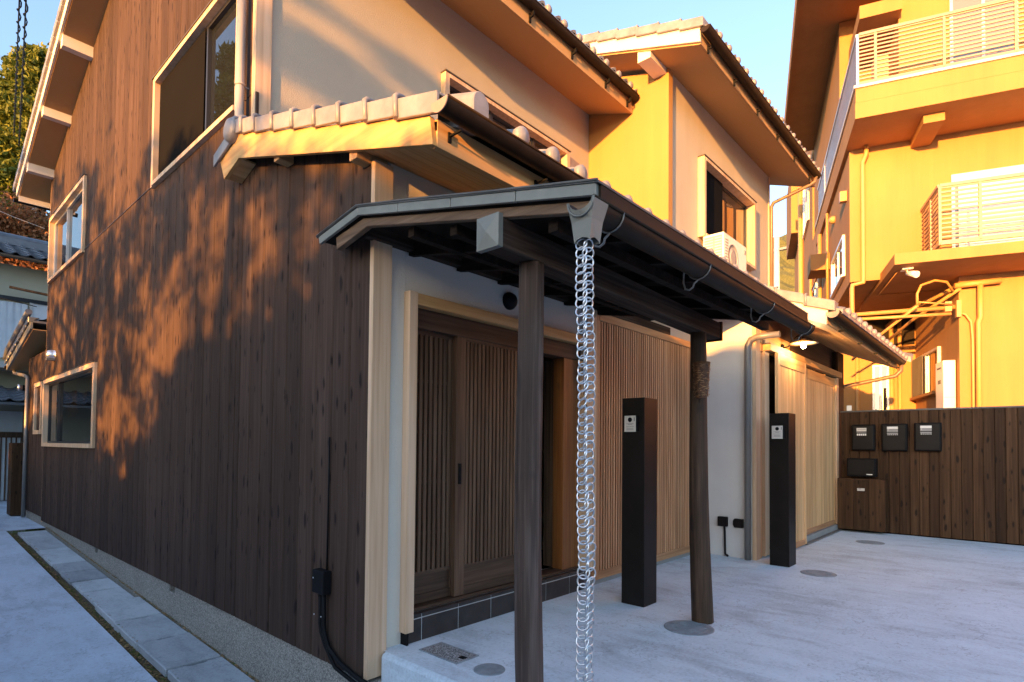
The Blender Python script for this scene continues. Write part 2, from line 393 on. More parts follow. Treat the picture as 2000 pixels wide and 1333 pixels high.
struct(sl_, 'soil_strip', M_soil)
# gutter cover slabs along the foundation
path = MB().box(1.66, 2.06, -2, 13.1, -.98, -.96); pth = struct(path, 'path', M_slab)
ys = [-.5+.79*i for i in range(11)]
edges = [7.62-.79*i for i in range(11)][::-1]
for i in range(10):
    y0, y1 = edges[i]+.014, edges[i+1]-.014
    xa, xb = 1.625+random.uniform(-.006, .006), 2.055
    dzz = random.uniform(-.007, .007); t0, t1 = lz(y0)+.035+dzz, lz(y1)+.035+dzz+random.uniform(-.004, .004)
    mb = MB()
    nx = 1.78; nw = .07
    # outline with a hand notch in the far edge
    out = [(xa, y0), (xb, y0), (xb, y1), (nx+nw*2, y1), (nx+nw*2, y1-.028), (nx, y1-.028), (nx, y1), (xa, y1)]
    zt = lambda y: t0+(t1-t0)*(y-y0)/(y1-y0)
    n = len(out)
    mb.poly([(x, y, zt(y)-.075) for x, y in out]+[(x, y, zt(y)) for x, y in out],
            [tuple(range(n))[::-1], tuple(range(n, 2*n))]+[(k, (k+1) % n, n+(k+1) % n, n+k) for k in range(n)])
    mb.build('cover_slab', M_slab, pth, bev=.008)
y = 7.74
for i in range(9):
    y0, y1 = y, y+.572; y += .60
    xa = 1.66+random.uniform(-.01, .01)
    mb = MB(); t0, t1 = lz(y0)-.012, lz(y1)-.012+random.uniform(-.006, .006)
    mb.hexa([(xa, y0, t0-.06), (2.05, y0, t0-.06), (xa, y1, t1-.06), (2.05, y1, t1-.06),
             (xa, y0, t0), (2.05, y0, t0), (xa, y1, t1), (2.05, y1, t1)])
    mb.build('cover_slab', M_slab, pth, bev=.005)
# leaf litter and weeds in the joints
lt = MB(); wd = MB()
for i in range(7000):
    y = random.uniform(3.2, 13.2); 
    if random.random() < .8: x = 1.575+random.gauss(0, .028)
    else: x = 2.062+random.gauss(0, .006)
    z = lz(y)-.045+random.uniform(0, .02) if x < 1.63 else lz(y)+.036
    s_ = random.uniform(.006, .019); a = random.uniform(0, 6.3); t = random.uniform(-.4, .4)
    ca, sa = math.cos(a)*s_, math.sin(a)*s_
    tgt = lt if random.random() < .82 else wd
    tgt.poly([(x-ca, y-sa, z), (x+sa*.5, y-ca*.5, z+t*s_), (x+ca, y+sa, z+abs(t)*s_), (x-sa*.5, y+ca*.5, z)], [(0, 1, 2, 3)])
for i in range(420):
    if random.random() < .5: x, y = random.uniform(1.55, 2.0), random.gauss(13.25, .12)
    else: x, y = 1.60+random.gauss(0, .02), random.uniform(4, 13)
    z = lz(y)-.03
    for k in range(3):
        a = random.uniform(0, 6.3); h = random.uniform(.01, .035)
        wd.poly([(x, y, z), (x+.004, y, z), (x+math.cos(a)*.02, y+math.sin(a)*.02, z+h)], [(0, 1, 2)])
lt.build('fallen_leaves', M_litter, kind='stuff')
wd.build('weeds', M_moss, kind='stuff')

# ------------------------------------------------------------------ generic house pieces
def window_yz(par, X, y0, y1, z0, z1, fr=.06, proj=.035, mull=None, wood_m=None, sash=None, glass_m=None, screen=None):
    """window in a wall facing -X; X is the wall face"""
    m = wood_m or M_ltwood
    w = box(X-proj, X+.12, y0, y0+fr, z0, z1).build('window', m, par, bev=.002)
    f = lambda mb, n, mm=m: mb.build(n, mm, w)
    f(box(X-proj, X+.12, y1-fr, y1, z0, z1), 'jamb')
    f(box(X-proj-.004, X+.12, y0+fr, y1-fr, z1-fr*.8, z1), 'head')
    f(box(X-proj-.012, X+.12, y0+fr, y1-fr, z0, z0+fr*.7), 'sill')
    f(box(X-proj-.015, X+.02, y0-.01, y1+.01, z1+.001, z1+.014), 'drip_cap', M_shutter)
    a, b, c, d = y0+fr, y1-fr, z0+fr*.7, z1-fr*.8
    f(box(X+.062, X+.068, a, b, c, d), 'pane', glass_m or M_glass)
    s = sash or M_dkframe
    sw = .035
    ms = [a, *(mull or []), b]
    sb = MB()
    for i in range(len(ms)-1):
        p, q = ms[i], ms[i+1]; xo = .0 if i % 2 == 0 else .014
        sb.box(X+.026+xo, X+.061, p, p+sw, c, d); sb.box(X+.026+xo, X+.061, q-sw, q, c, d)
        sb.box(X+.028+xo, X+.061, p+sw, q-sw, c, c+sw); sb.box(X+.028+xo, X+.061, p+sw, q-sw, d-sw, d)
    f(sb, 'sash', s)
    if screen:
        f(box(X+.020, X+.024, screen[0], screen[1], c+.01, d-.01), 'insect_screen', M_screen)
    return w
def window_xz(par, Y, x0, x1, z0, z1, fr=.06, proj=.05, mull=None, wood_m=None, sash=None, glass_m=None, screen=None):
    m = wood_m or M_ltwood
    w = box(x0, x0+fr, Y-proj, Y+.1, z0, z1).build('window', m, par, bev=.002)
    f = lambda mb, n, mm=m: mb.build(n, mm, w)
    f(box(x1-fr, x1, Y-proj, Y+.1, z0, z1), 'jamb')
    f(box(x0+fr, x1-fr, Y-proj-.003, Y+.1, z1-fr*.7, z1), 'head')
    f(box(x0+fr, x1-fr, Y-proj-.01, Y+.1, z0, z0+fr*.7), 'sill')
    f(box(x0-.01, x1+.01, Y-proj-.015, Y+.02, z1+.001, z1+.014), 'drip_cap', M_shutter)
    a, b, c, d = x0+fr, x1-fr, z0+fr*.7, z1-fr*.7
    f(box(a, b, Y+.060, Y+.066, c, d), 'pane', glass_m or M_glass)
    sb = MB(); sw = .035; ms = [a, *(mull or []), b]
    for i in range(len(ms)-1):
        p, q = ms[i], ms[i+1]; yo = 0 if i % 2 == 0 else .012
        sb.box(p, p+sw, Y+.025+yo, Y+.059, c, d); sb.box(q-sw, q, Y+.025+yo, Y+.059, c, d)
        sb.box(p+sw, q-sw, Y+.027+yo, Y+.059, c, c+sw); sb.box(p+sw, q-sw, Y+.027+yo, Y+.059, d-sw, d)
    f(sb, 'sash', sash or M_dkframe)
    if screen: f(box(screen[0], screen[1], Y+.012, Y+.016, c+.005, d-.005), 'insect_screen', M_screen)
    return w
def wall_xz(x0, x1, y0, y1, z0, z1, hole):
    hx0, hx1, hz0, hz1 = hole; mb = MB()
    mb.box(x0, hx0, y0, y1, z0, z1); mb.box(hx1, x1, y0, y1, z0, z1); mb.box(hx0, hx1, y0, y1, z0, hz0); mb.box(hx0, hx1, y0, y1, hz1, z1)
    return mb
def slab_roof(x0, x1, line, th):
    """roof slab following the list of (Y, z_top) points"""
    mb = MB()
    for (ya, za), (yb, zb) in zip(line[:-1], line[1:]):
        mb.hexa([(x0, ya, za-th), (x1, ya, za-th), (x0, yb, zb-th), (x1, yb, zb-th), (x0, ya, za), (x1, ya, za), (x0, yb, zb), (x1, yb, zb)])
    return mb
def tile_field(x0, x1, y0, z0, y1, z1, pitch=.303, course=.27, amp=.022):
    """S-tile surface: rolls across, steps up the slope"""
    mb = MB(); L = math.hypot(y1-y0, z1-z0); nc = max(1, int(L/course)); nx = int((x1-x0)/pitch*8)
    dy, dz = (y1-y0)/L, (z1-z0)/L; nyv = Vector((0, -dz, dy))
    if nyv.z < 0: nyv = -nyv
    for c in range(nc):
        rows = []
        for k, (t, up) in enumerate(((c*course, .028), (min(L, (c+1)*course+.01), .004))):
            row = []
            for i in range(nx+1):
                x = x0+(x1-x0)*i/nx; ph = ((x-x0)/pitch) % 1
                w = amp*2.2*math.exp(-((ph-.5)/.16)**2)-amp*.4*math.cos(2*math.pi*ph)
                row.append(Vector((x, y0+dy*t, z0+dz*t))+nyv*(up+w))
            rows.append(row)
        edge = [v-nyv*.03 for v in rows[0]]
        b = len(mb.v); mb.v += edge+rows[0]+rows[1]; n = nx+1
        for r in range(2):
            for i in range(nx): mb.f.append([b+r*n+i, b+r*n+i+1, b+(r+1)*n+i+1, b+(r+1)*n+i]); mb.sm.append(r == 1)
    return mb
EAVE_ME = {}
def eave_tile(par, x, y, z, slope, r=.056, m=None, name='eave_tile'):
    m = m or M_tile
    key = (round(slope, 3), r, m.name)
    if key not in EAVE_ME:
        mb = MB()
        mb.lathe([(0, -.050), (r*.55, -.046), (r*.93, -.035), (r, -.022), (r, .0), (r*.9, .006)], (0, 0, 0), 18, 'Y')
        L = .27; s = slope
        mb.tube([(0, 0, 0), (0, L, L*s)], r*.82, 12)
        # flat apron between the discs
        w = .303
        mb.hexa([(-w, -.030, -.070), (-r*.8, -.030, -.070), (-w, -.012, -.070), (-r*.8, -.012, -.070),
                 (-w, -.030, -.030), (-r*.8, -.030, -.030), (-w, .20, -.020+.2*s), (-r*.8, .20, -.020+.2*s)])
        me = bpy.data.meshes.new('eave_tile'); me.from_pydata([tuple(v) for v in mb.v], [], mb.f)
        me.polygons.foreach_set('use_smooth', mb.sm); me.materials.append(m); EAVE_ME[key] = me
    o = bpy.data.objects.new(name, EAVE_ME[key]); COL.objects.link(o); o.parent = par
    o.location = Vector((x, y, z))-ORG[par.name]; ORG[o.name] = Vector((x, y, z)); return o
def gutter(par, x0, x1, Y, Z, r=.058, m=None, endm=None, name='gutter', n=12, ends=(1, 1)):
    """half round gutter along X, rim at height Z"""
    m = m or M_gutter
    mb = MB(); t = .004
    outer = arc(Y, Z, r, math.pi, 2*math.pi, n); inner = arc(Y, Z, r-t, 2*math.pi, math.pi, n)
    prof = outer+inner
    k = len(prof)
    mb.poly([(x0, *p) for p in prof]+[(x1, *p) for p in prof], [(i, (i+1) % k, k+(i+1) % k, k+i) for i in range(k)], True)
    mb.poly([(x0, *p) for p in prof], [(i, i+1, k-2-i, k-1-i) for i in range(n)])
    mb.poly([(x1, *p) for p in prof], [(i, i+1, k-2-i, k-1-i) for i in range(n)])
    g_ = mb.build(name, m, par)
    rim = MB(); rim.tube([(x0, Y-r, Z), (x1, Y-r, Z)], .0065, 8); rim.build('gutter_rim', m, g_)
    for k_, x in enumerate((x0, x1)):
        if ends[k_]:
            e = MB(); pts = arc(Y, Z, r+.002, math.pi, 2*math.pi, n)
            e.prism(pts, 'X', x-.006 if k_ == 0 else x, x if k_ == 0 else x+.006); e.build('gutter_end_cap', endm or m, g_)
    return g_

# ------------------------------------------------------------------ HOUSE 1 : dark plank house
WX = 2.05                      # outer face of the planks
H1 = thing('wooden_house', 'two storey house clad in dark vertical planks, with grey stucco entrance front', 'house', (2.2, 8, 0))
# hidden sheathing + room boxes
sh = MB()
sh.box(2.125, 2.2, 4.96, 13.62, -.16, 4.6)
sh.prism([(3.09, -.16), (4.859, -.16), (4.859, 3.78), (3.09, 3.2)], 'X', 2.09, 2.16)
sh.box(2.125, 2.2, 4.96, 13.62, 4.6, 5.95)
sh.prism([(4.96, 5.95), (13.62, 5.95), (13.62, 6.28), (9.2, 7.9), (4.96, 6.36)], 'X', 2.125, 2.2)
sh.build('wall', M_void, H1)
# windows of the left wall: (y0,y1,z0,z1)
WINS = [(5.08, 7.46, 4.235, 5.50), (10.78, 13.50, 4.235, 5.44), (9.82, 13.60, 1.215, 2.445)]
def roofz(y): return 6.31+(y-4.82)*.366 if y < 9.2 else 6.31+(9.2-4.82)*.366-(y-9.2)*.366
def plank(y0, y1, z0, z1a, z1b=None, X=WX, th=.028, m=None, par=None, nm='plank'):
    z1b = z1a if z1b is None else z1b
    c = .008; j = .0042
    a, b = y0+j, y1-j
    mb = MB(); P = []
    for z_a, z_b in ((z0, z0), (z1a, z1b)):
        P += [(X+th, a, z_a), (X+c, a, z_a), (X, a+c, z_a), (X, b-c, z_b), (X+c, b, z_b), (X+th, b, z_b)]
    mb.poly(P, [(0, 1, 2, 3, 4, 5), (11, 10, 9, 8, 7, 6)]+[(i, i+6, (i+1) % 6+6, (i+1) % 6) for i in range(6)])
    return mb.build(nm, m or M_plank, par or H1)
def in_wins(a, b, lo, hi):
    segs = [(lo, hi)]
    for (y0, y1, z0, z1) in WINS:
        if b <= y0+.002 or a >= y1-.002: continue
        ns = []
        for s0, s1 in segs:
            if z1 <= s0 or z0 >= s1: ns.append((s0, s1)); continue
            if z0-s0 > .02: ns.append((s0, z0))
            if s1-z1 > .02: ns.append((z1, s1))
        segs = ns
    return segs
y = 3.062; ws = []
cuts = sorted([w[0] for w in WINS]+[w[1] for w in WINS])
while y < 13.6:
    w = .2135+random.uniform(-.012, .012); ws.append((y, min(13.64, y+w))); y += w
JZ = 4.285
for (a, b) in ws:
    # split boards at window jambs so nothing crosses an opening
    pts = [a]+[c for c in cuts if a+.02 < c < b-.02]+[b]
    for p, q in zip(pts[:-1], pts[1:]):
        ztop = 3.30 if False else JZ-.008
        if q <= 4.86:                       # under the small front roof
            za = 2.86+(p-2.3)*.334+.12; zb = 2.86+(q-2.3)*.334+.12
            plank(p, q, -.165, min(za, 3.72), min(zb, 3.72))
            continue
        for s0, s1 in in_wins(p, q, -.165, ztop): plank(p, q, s0, s1)
for (a, b) in ws:
    if b < 4.95: continue
    a = max(a, 4.865)
    pts = [a]+[c for c in cuts if a+.02 < c < b-.02]+[b]
    for p, q in zip(pts[:-1], pts[1:]):
        for s0, s1 in in_wins(p, q, JZ, 5.9):
            if s1 == 5.9: plank(p, q, s0, roofz(p)-.05, roofz(q)-.05)
            else: plank(p, q, s0, s1)
# joint flashing strip between the two rows of boards
for y0, y1 in ((7.46, 10.78),): box(WX-.008, WX+.02, y0, y1, JZ-.0075, JZ-.001).build('joint_flashing', M_dkframe, H1)
window_yz(H1, WX, *WINS[0], mull=[6.0], fr=.065, screen=(6.03, 7.39))
window_yz(H1, WX, *WINS[1], mull=[12.3], fr=.08, sash=M_alu)
window_yz(H1, WX, *WINS[2], mull=[12.6], fr=.09, glass_m=M_glassdk)
# foundation with two small vent notches
fd = MB()
for a, b in ((3.0, 4.9), (4.9, 6.52), (6.68, 9.62), (9.78, 13.66)):
    fd.box(2.075, 2.28, a, b, -1.28, -.17)
for a, b in ((6.52, 6.68), (9.62, 9.78)): fd.box(2.075, 2.28, a, b, -1.28, -.25); fd.box(2.16, 2.28, a, b, -.25, -.17)
fd.build('foundation', M_aggr, H1)
box(WX+.004, 2.09, 13.642, 13.665, -.2, 6.1).build('corner_board', M_ltwood, H1, bev=.002)
# corner board at the front, and stucco front of the ground floor
box(2.042, 2.185, 3.020, 3.060, -.15, 3.10).build('corner_board', M_ltwood, H1, bev=.003)
st = MB()
st.box(2.186, 2.315, 3.05, 3.16, .0, 3.22)
st.box(2.316, 6.86, 3.05, 3.16, 2.316, 3.22)
st.box(6.70, 6.86, 3.05, 3.16, 0, 2.315)
st.build('stucco_wall', M_stucco_lift, H1)
box(2.17, 2.20, 3.056, 3.18, -.2, 3.2).build('wall_return', M_stucco, H1)
# entrance frame
box(2.305, 2.372, 2.985, 3.165, .078, 2.318).build('door_frame', M_ltwood, H1, bev=.002)
box(2.373, 4.342, 2.992, 3.17, 2.238, 2.315).build('door_lintel', M_ltwoodX, H1, bev=.002)
box(4.343, 4.50, 2.985, 3.165, .18, 2.60).build('door_frame', M_ltwood, H1, bev=.002)
box(2.373, 4.342, 3.06, 3.19, 2.10, 2.237).build('header_beam', M_dkdoorX, H1, bev=.003)
box(4.10, 4.342, 3.07, 3.19, .20, 2.10).build('door_post', M_orpost, H1, bev=.003)
box(4.11, 4.13, 3.18, 3.30, .21, 2.09).build('track_post', M_dkdoor, H1)
def lattice_door(x0, x1, y, stiles, n, z0=.21, z1=2.135):
    d = box(x0, x0+stiles[0], y, y+.038, z0, z1).build('sliding_door', M_dkdoor, H1, bev=.002)
    if stiles[1]: box(x1-stiles[1], x1, y, y+.038, z0, z1).build('stile', M_dkdoor, d, bev=.002)
    a, b = x0+stiles[0], x1-stiles[1]
    box(a, b, y+.003, y+.036, z0, z0+.06).build('bottom_rail', M_dkdoorX, d)
    box(a, b, y+.012, y+.030, z0+.06, z0+.19).build('skirt_panel', M_dkdoorX, d)
    box(a, b, y+.002, y+.036, z0+.19, z0+.215).build('middle_rail', M_dkdoorX, d)
    box(a, b, y+.003, y+.036, z1-.06, z1).build('top_rail', M_dkdoorX, d)
    box(a, b, y+.030, y+.034, z0+.2, z1-.05).build('backing_panel', M_indark, d)
    for k in range(n):
        xc = a+(b-a)*(k+.5)/n
        mb = MB().box(xc-.0135, xc+.0135, y+.002, y+.020, z0+.215, z1-.06)
        mb.build('slat', M_dkdoor, d, bev=.002)
    for zz in (.683, 1.043, 1.394, 1.754):
        box(a, b, y+.0205, y+.0295, zz-.012, zz+.012).build('cross_rail', M_dkdoorX, d)
    return d
lattice_door(2.375, 2.86, 3.115, (.03, .06), 9)
d2 = lattice_door(2.80, 3.79, 3.068, (.095, .07), 20)
hd = MB().box(2.826, 2.852, 3.060, 3.0675, 1.02, 1.17); hd.box(2.834, 2.844, 3.055, 3.0605, 1.04, 1.085); hd.box(2.834, 2.844, 3.055, 3.0605, 1.105, 1.15)
hd.build('handle', M_black, d2)
# track and tiled step
box(2.375, 4.342, 3.055, 3.20, .183, .205).build('door_track', M_dkdoorX, H1, bev=.002)
stp = box(2.33, 4.345, 3.0085, 3.3, .0, .176).build('entrance_step', M_grout, H1)
xs = [2.338, 2.455, 2.787, 3.12, 3.453, 3.785, 4.117, 4.343]
for a, b in zip(xs[:-1], xs[1:]):
    box(a+.004, b-.004, 3.004, 3.020, .002, .148).build('step_tile', M_tiles, stp, bev=.001)
    box(a+.004, b-.004, 3.003, 3.050, .156, .182).build('edge_tile', M_tiles, stp, bev=.001)
box(2.315, 2.33, 2.985, 3.05, .0, .075).build('cable_cover', M_black, H1)
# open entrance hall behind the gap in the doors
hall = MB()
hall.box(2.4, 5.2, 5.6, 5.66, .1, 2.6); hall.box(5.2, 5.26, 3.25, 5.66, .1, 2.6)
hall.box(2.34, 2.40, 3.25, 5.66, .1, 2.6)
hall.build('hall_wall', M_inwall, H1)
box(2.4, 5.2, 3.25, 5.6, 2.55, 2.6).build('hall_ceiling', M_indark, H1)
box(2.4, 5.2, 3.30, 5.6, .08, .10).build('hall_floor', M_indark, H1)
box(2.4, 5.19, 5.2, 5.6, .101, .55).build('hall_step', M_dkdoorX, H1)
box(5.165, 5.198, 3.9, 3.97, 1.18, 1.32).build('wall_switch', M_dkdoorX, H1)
# vertical lattice screen
lt0, lt1 = 4.565, 6.74
ls = box(4.503, 4.565, 3.0, 3.10, .05, 2.585).build('lattice_screen', M_lat, H1, bev=.002)
box(lt0, lt1, 3.0, 3.10, .05, .125).build('bottom_rail', M_latX, ls, bev=.002)
box(lt0, lt1, 2.995, 3.10, 2.51, 2.585).build('top_rail', M_latX, ls, bev=.002)
box(lt1, lt1+.06, 3.0, 3.10, .05, 2.585).build('stile', M_lat, ls, bev=.002)
box(lt0, lt1, 3.085, 3.09, .125, 2.51).build('backing_board', M_indark, ls)
n = 48
for k in range(n):
    xc = lt0+(lt1-lt0)*(k+.5)/n
    box(xc-.0125, xc+.0125, 3.012, 3.045, .125, 2.51).build('slat', M_lat, ls)
for zz in (.55, 1.05, 1.55, 2.05): box(lt0, lt1, 3.052, 3.075, zz-.012, zz+.012).build('cross_rail', M_latX, ls)
box(4.35, 6.86, 3.03, 3.16, .0, .049).build('base_kerb', M_base, H1)
# --- small tiled front roof (verge towards the lane)
VX = 1.905
bar = MB()
topl = [(2.324, 3.047), (3.849, 3.541), (4.822, 3.862), (5.144, 3.755)]
botl = [(2.296, 2.883), (3.842, 3.354), (4.751, 3.634), (5.041, 3.55)]
bar.prism(botl+topl[::-1], 'X', VX, VX+.032)
bar.build('barge_board', M_ltwoodY, H1, bev=.002)
rf = slab_roof(VX+.033, 6.9, [(2.30, 3.02), (4.822, 3.862)], .05)
rf.build('roof_deck', M_ltwoodX, H1)
rf = MB(); rf.hexa([(VX+.033, 4.83, 3.80), (WX-.002, 4.83, 3.80), (VX+.033, 5.12, 3.70), (WX-.002, 5.12, 3.70), (VX+.033, 4.83, 3.85), (WX-.002, 4.83, 3.85), (VX+.033, 5.12, 3.75), (WX-.002, 5.12, 3.75)])
rf.build('roof_return', M_ltwoodX, H1)
sf = MB(); sf.hexa([(VX+.033, 4.76, 3.635), (WX-.002, 4.76, 3.635), (VX+.033, 5.03, 3.555), (WX-.002, 5.03, 3.555), (VX+.033, 4.76, 3.65), (WX-.002, 4.76, 3.65), (VX+.033, 5.03, 3.57), (WX-.002, 5.03, 3.57)])
sf.build('soffit_return', M_ltwoodX, H1)
# board soffit: separate boards running along the eave
nb = 7
for k in range(nb):
    ya = 2.335+(3.05-2.335)*k/nb; yb = 2.335+(3.05-2.335)*(k+1)/nb-.003
    za, zb = 2.905+(ya-2.3)*.305, 2.905+(yb-2.3)*.305
    mb = MB().hexa([(VX+.033, ya, za), (6.88, ya, za), (VX+.033, yb, zb), (6.88, yb, zb), (VX+.033, ya, za+.012), (6.88, ya, za+.012), (VX+.033, yb, zb+.012), (6.88, yb, zb+.012)])
    mb.build('soffit_board', M_ltwoodX, H1)
box(VX+.033, 6.88, 2.298, 2.333, 2.884, 3.035).build('fascia_board', M_ltwoodX, H1, bev=.002)
box(1.938, 2.3, 3.065, 3.15, 3.085, 3.175).build('purlin', M_ltwoodX, H1, bev=.003)
box(1.938, WX, 4.10, 4.19, 3.425, 3.51).build('purlin', M_ltwoodX, H1, bev=.003)
# verge tiles with their rounded rolls
L = math.hypot(4.85-2.25, 3.885-3.035); sl0 = (3.885-3.035)/(4.85-2.25)
edgesY = [2.235, 2.60, 2.90, 3.20, 3.505, 3.81, 4.12, 4.43, 4.66, 4.80]
for i in range(9):
    ya, yb = edgesY[i], edgesY[i+1]+.012
    za, zb = 3.035+(ya-2.25)*sl0+.105, 3.035+(yb-2.25)*sl0+.085
    vt = MB()
    vt.hexa([(VX-.028, ya, za-.115), (VX-.008, ya, za-.115), (VX-.028, yb, zb-.115), (VX-.008, yb, zb-.115), (VX-.028, ya, za), (VX-.008, ya, za), (VX-.028, yb, zb), (VX-.008, yb, zb)])
    vt.hexa([(VX-.008, ya, za-.016), (VX+.17, ya, za-.016), (VX-.008, yb, zb-.016), (VX+.17, yb, zb-.016), (VX-.008, ya, za), (VX+.17, ya, za), (VX-.008, yb, zb), (VX+.17, yb, zb)])
    o = vt.build('verge_tile', M_tile, H1, bev=.003)
    if i < 8 or True:
        r = MB(); yc = yb-.028; zc = zb+.004
        r.tube([(VX-.034, yc-.012, zc-.128), (VX-.034, yc, zc-.004), (VX-.018, yc+.002, zc+.012), (VX+.03, yc+.002, zc+.014)], .0165, 8)
        r.build('tile_roll', M_tile, o)
        r2 = MB(); r2.tube([(VX+.05, yc+.002, zc+.004), (VX+.15, yc+.002, zc+.004)], .018, 8); r2.build('tile_lug', M_tile, o)
vt = MB().hexa([(VX-.028, 4.87, 3.79), (VX-.008, 4.87, 3.79), (VX-.028, 5.21, 3.70), (VX-.008, 5.21, 3.70), (VX-.028, 4.87, 3.90), (VX-.008, 4.87, 3.90), (VX-.028, 5.21, 3.80), (VX-.008, 5.21, 3.80)])
vt.hexa([(VX-.008, 4.87, 3.885), (WX-.002, 4.87, 3.885), (VX-.008, 5.21, 3.785), (WX-.002, 5.21, 3.785), (VX-.008, 4.87, 3.90), (WX-.002, 4.87, 3.90), (VX-.008, 5.21, 3.80), (WX-.002, 5.21, 3.80)])
vt.build('verge_tile', M_tile, H1, bev=.003)
rd = MB().lathe([(0, -.055), (.05, -.050), (.085, -.038), (.098, -.018), (.098, .03), (.085, .034)], (VX-.02, 4.845, 3.885), 24, 'X')
rd.tube([(VX, 4.845, 3.885), (WX-.003, 4.845, 3.885)], .088, 16)
rd.build('ridge_end_tile', M_tile, H1)
tf = tile_field(VX+.165, 6.9, 2.235, 3.055, 4.80, 3.895)
tf.build('roof_tile_field', M_tile, H1, kind='stuff')
eaveX = [2.486+.3015*i for i in range(15)]
for x in eaveX: eave_tile(H1, x, 2.20, 3.125, .33)
# big corner roll tile at the verge
cr = MB()
pts = [(2.133+.060*math.cos(t), 3.155+.060*math.sin(t)) for t in [math.pi*i/8 for i in range(9)]]+[(2.073, 3.0), (2.193, 3.0)]
n_ = len(pts)
cr.poly([(x, 2.165, z) for x, z in pts]+[(x, 2.46, z+.098) for x, z in pts], [tuple(range(n_))[::-1], tuple(range(n_, 2*n_))]+[(i, (i+1) % n_, n_+(i+1) % n_, n_+i) for i in range(n_)], False)
cr.build('corner_roll_tile', M_tile, H1, bev=.004)
gt = gutter(H1, 1.86, 6.75, 2.19, 3.055, .062, endm=M_guttend)
for x in (2.02, 2.75, 3.5, 4.3, 5.1, 5.9):
    b = MB().box(x-.006, x+.006, 2.2, 2.286, 2.965, 2.975); b.box(x-.010, x+.010, 2.287, 2.2975, 2.935, 2.99)
    b.build('gutter_bracket', M_black, H1)
# --- upper storey front wall
up = wall_xz(2.18, 7.012, 4.82, 4.94, 3.5, 6.36, (4.115, 6.435, 4.625, 5.465)); up.build('upper_stucco_wall', M_stucco, H1)
box(2.042, 2.182, 4.80, 4.862, 3.86, 6.40).build('corner_board', M_ltwood, H1, bev=.003)
window_xz(H1, 4.82, 4.11, 6.44, 4.62, 5.47, fr=.065, proj=.075, mull=[4.95, 5.75])
tb = MB().tube([(1.975, 4.93, 6.6), (1.975, 4.93, 3.98), (1.975, 4.90, 3.93), (2.06, 4.78, 3.92)], .037, 14); tb.build('downpipe', M_ltpipe, H1)
tb = MB().tube([(1.975, 4.93, 4.34), (1.975, 4.93, 4.36)], .042, 14); tb.box(1.975, WX, 4.925, 4.935, 4.345, 4.355); tb.build('pipe_clip', M_ltpipe, H1)
# --- main roof
EV, EZ = 4.04, 6.17             # front eave
rl = [(4.10, 6.31-(4.82-4.10)*.366+.20), (9.2, 6.31+(9.2-4.82)*.366+.20), (14.35, 6.31+(9.2-4.82)*.366+.20-(14.35-9.2)*.366)]
slab_roof(1.66, 6.99, rl, .03).build('roof_deck', M_indark, H1)
rs = [(4.10, 6.31-(4.82-4.10)*.366), (9.2, 6.31+(9.2-4.82)*.366), (14.3, 6.31+(9.2-4.82)*.366-(14.3-9.2)*.366)]
slab_roof(1.68, 7.0, rs, .02).build('soffit', M_soffit, H1)
bg_ = slab_roof(1.64, 1.672, [(4.06, rs[0][1]+.185), (9.2, rs[1][1]+.185), (14.37, rs[2][1]+.165)], .20); bg_.build('barge_board', M_whpaint, H1, bev=.002)
box(1.673, 7.0, 4.075, 4.098, 6.02, 6.22).build('fascia_board', M_soffit, H1)
box(1.673, 7.0, 14.31, 14.335, 5.92, 6.09).build('fascia_board', M_whpaint, H1)
for yy_, zz_ in ((5.6, 6.50), (7.6, 7.22), (9.2, 7.80), (10.595, 7.235), (12.02, 6.735), (13.38, 6.235)):
    box(1.673, 2.09, yy_, yy_+.13, zz_-.02, zz_+.19 if yy_ > 9 else zz_+.12).build('purlin', M_whpaint, H1, bev=.003)
tfm = tile_field(1.72, 7.0, 4.02, 6.27, 9.2, 8.17); tfm.build('roof_tile_field', M_tile, H1, kind='stuff')
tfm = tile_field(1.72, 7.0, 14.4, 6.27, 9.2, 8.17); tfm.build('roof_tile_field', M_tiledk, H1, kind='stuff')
for i in range(19):
    ya = 9.2+i*.277; yb = ya+.29; za = 8.13-(ya-9.2)*.366; zb = 8.13-(yb-9.2)*.366
    MB().hexa([(1.60, ya, za-.10), (1.635, ya, za-.10), (1.60, yb, zb-.08), (1.635, yb, zb-.08), (1.60, ya, za+.02), (1.80, ya, za+.02), (1.60, yb, zb+.045), (1.80, yb, zb+.045)]).build('verge_tile', M_tile, H1, bev=.005)
for i in range(19):
    ya = 9.2-i*.277; yb = ya-.29; za = 8.13-(9.2-ya)*.366; zb = 8.13-(9.2-yb)*.366
    MB().hexa([(1.60, yb, zb-.08), (1.635, yb, zb-.08), (1.60, ya, za-.10), (1.635, ya, za-.10), (1.60, yb, zb+.045), (1.80, yb, zb+.045), (1.60, ya, za+.02), (1.80, ya, za+.02)]).build('verge_tile', M_tile, H1, bev=.005)
MB().tube([(1.58, 9.2, 8.28), (7.0, 9.2, 8.28)], .10, 12).build('ridge_tile', M_tile, H1)
for i in range(17): eave_tile(H1, 1.95+.303*i, 4.00, 6.285, .366, r=.048)
gutter(H1, 1.62, 6.985, 4.015, 6.215, .062)
for x in (2.2, 3.1, 4.0, 4.75, 5.55, 6.3, 6.85):
    b = MB().box(x-.01, x+.01, 4.02, 4.075, 6.09, 6.11); b.box(x-.012, x+.012, 4.055, 4.0745, 6.04, 6.14); b.box(x-.008, x+.008, 4.005, 4.03, 6.10, 6.155); b.build('gutter_bracket', M_black, H1)
gutter(H1, 1.62, 7.0, 14.45, 5.98, .06)
MB().tube([(2.2, 14.45, 5.92), (2.2, 14.42, 5.85), (2.13, 13.75, 5.6), (2.13, 13.72, 3.6)], .035, 10).build('downpipe', M_gpipe, H1)
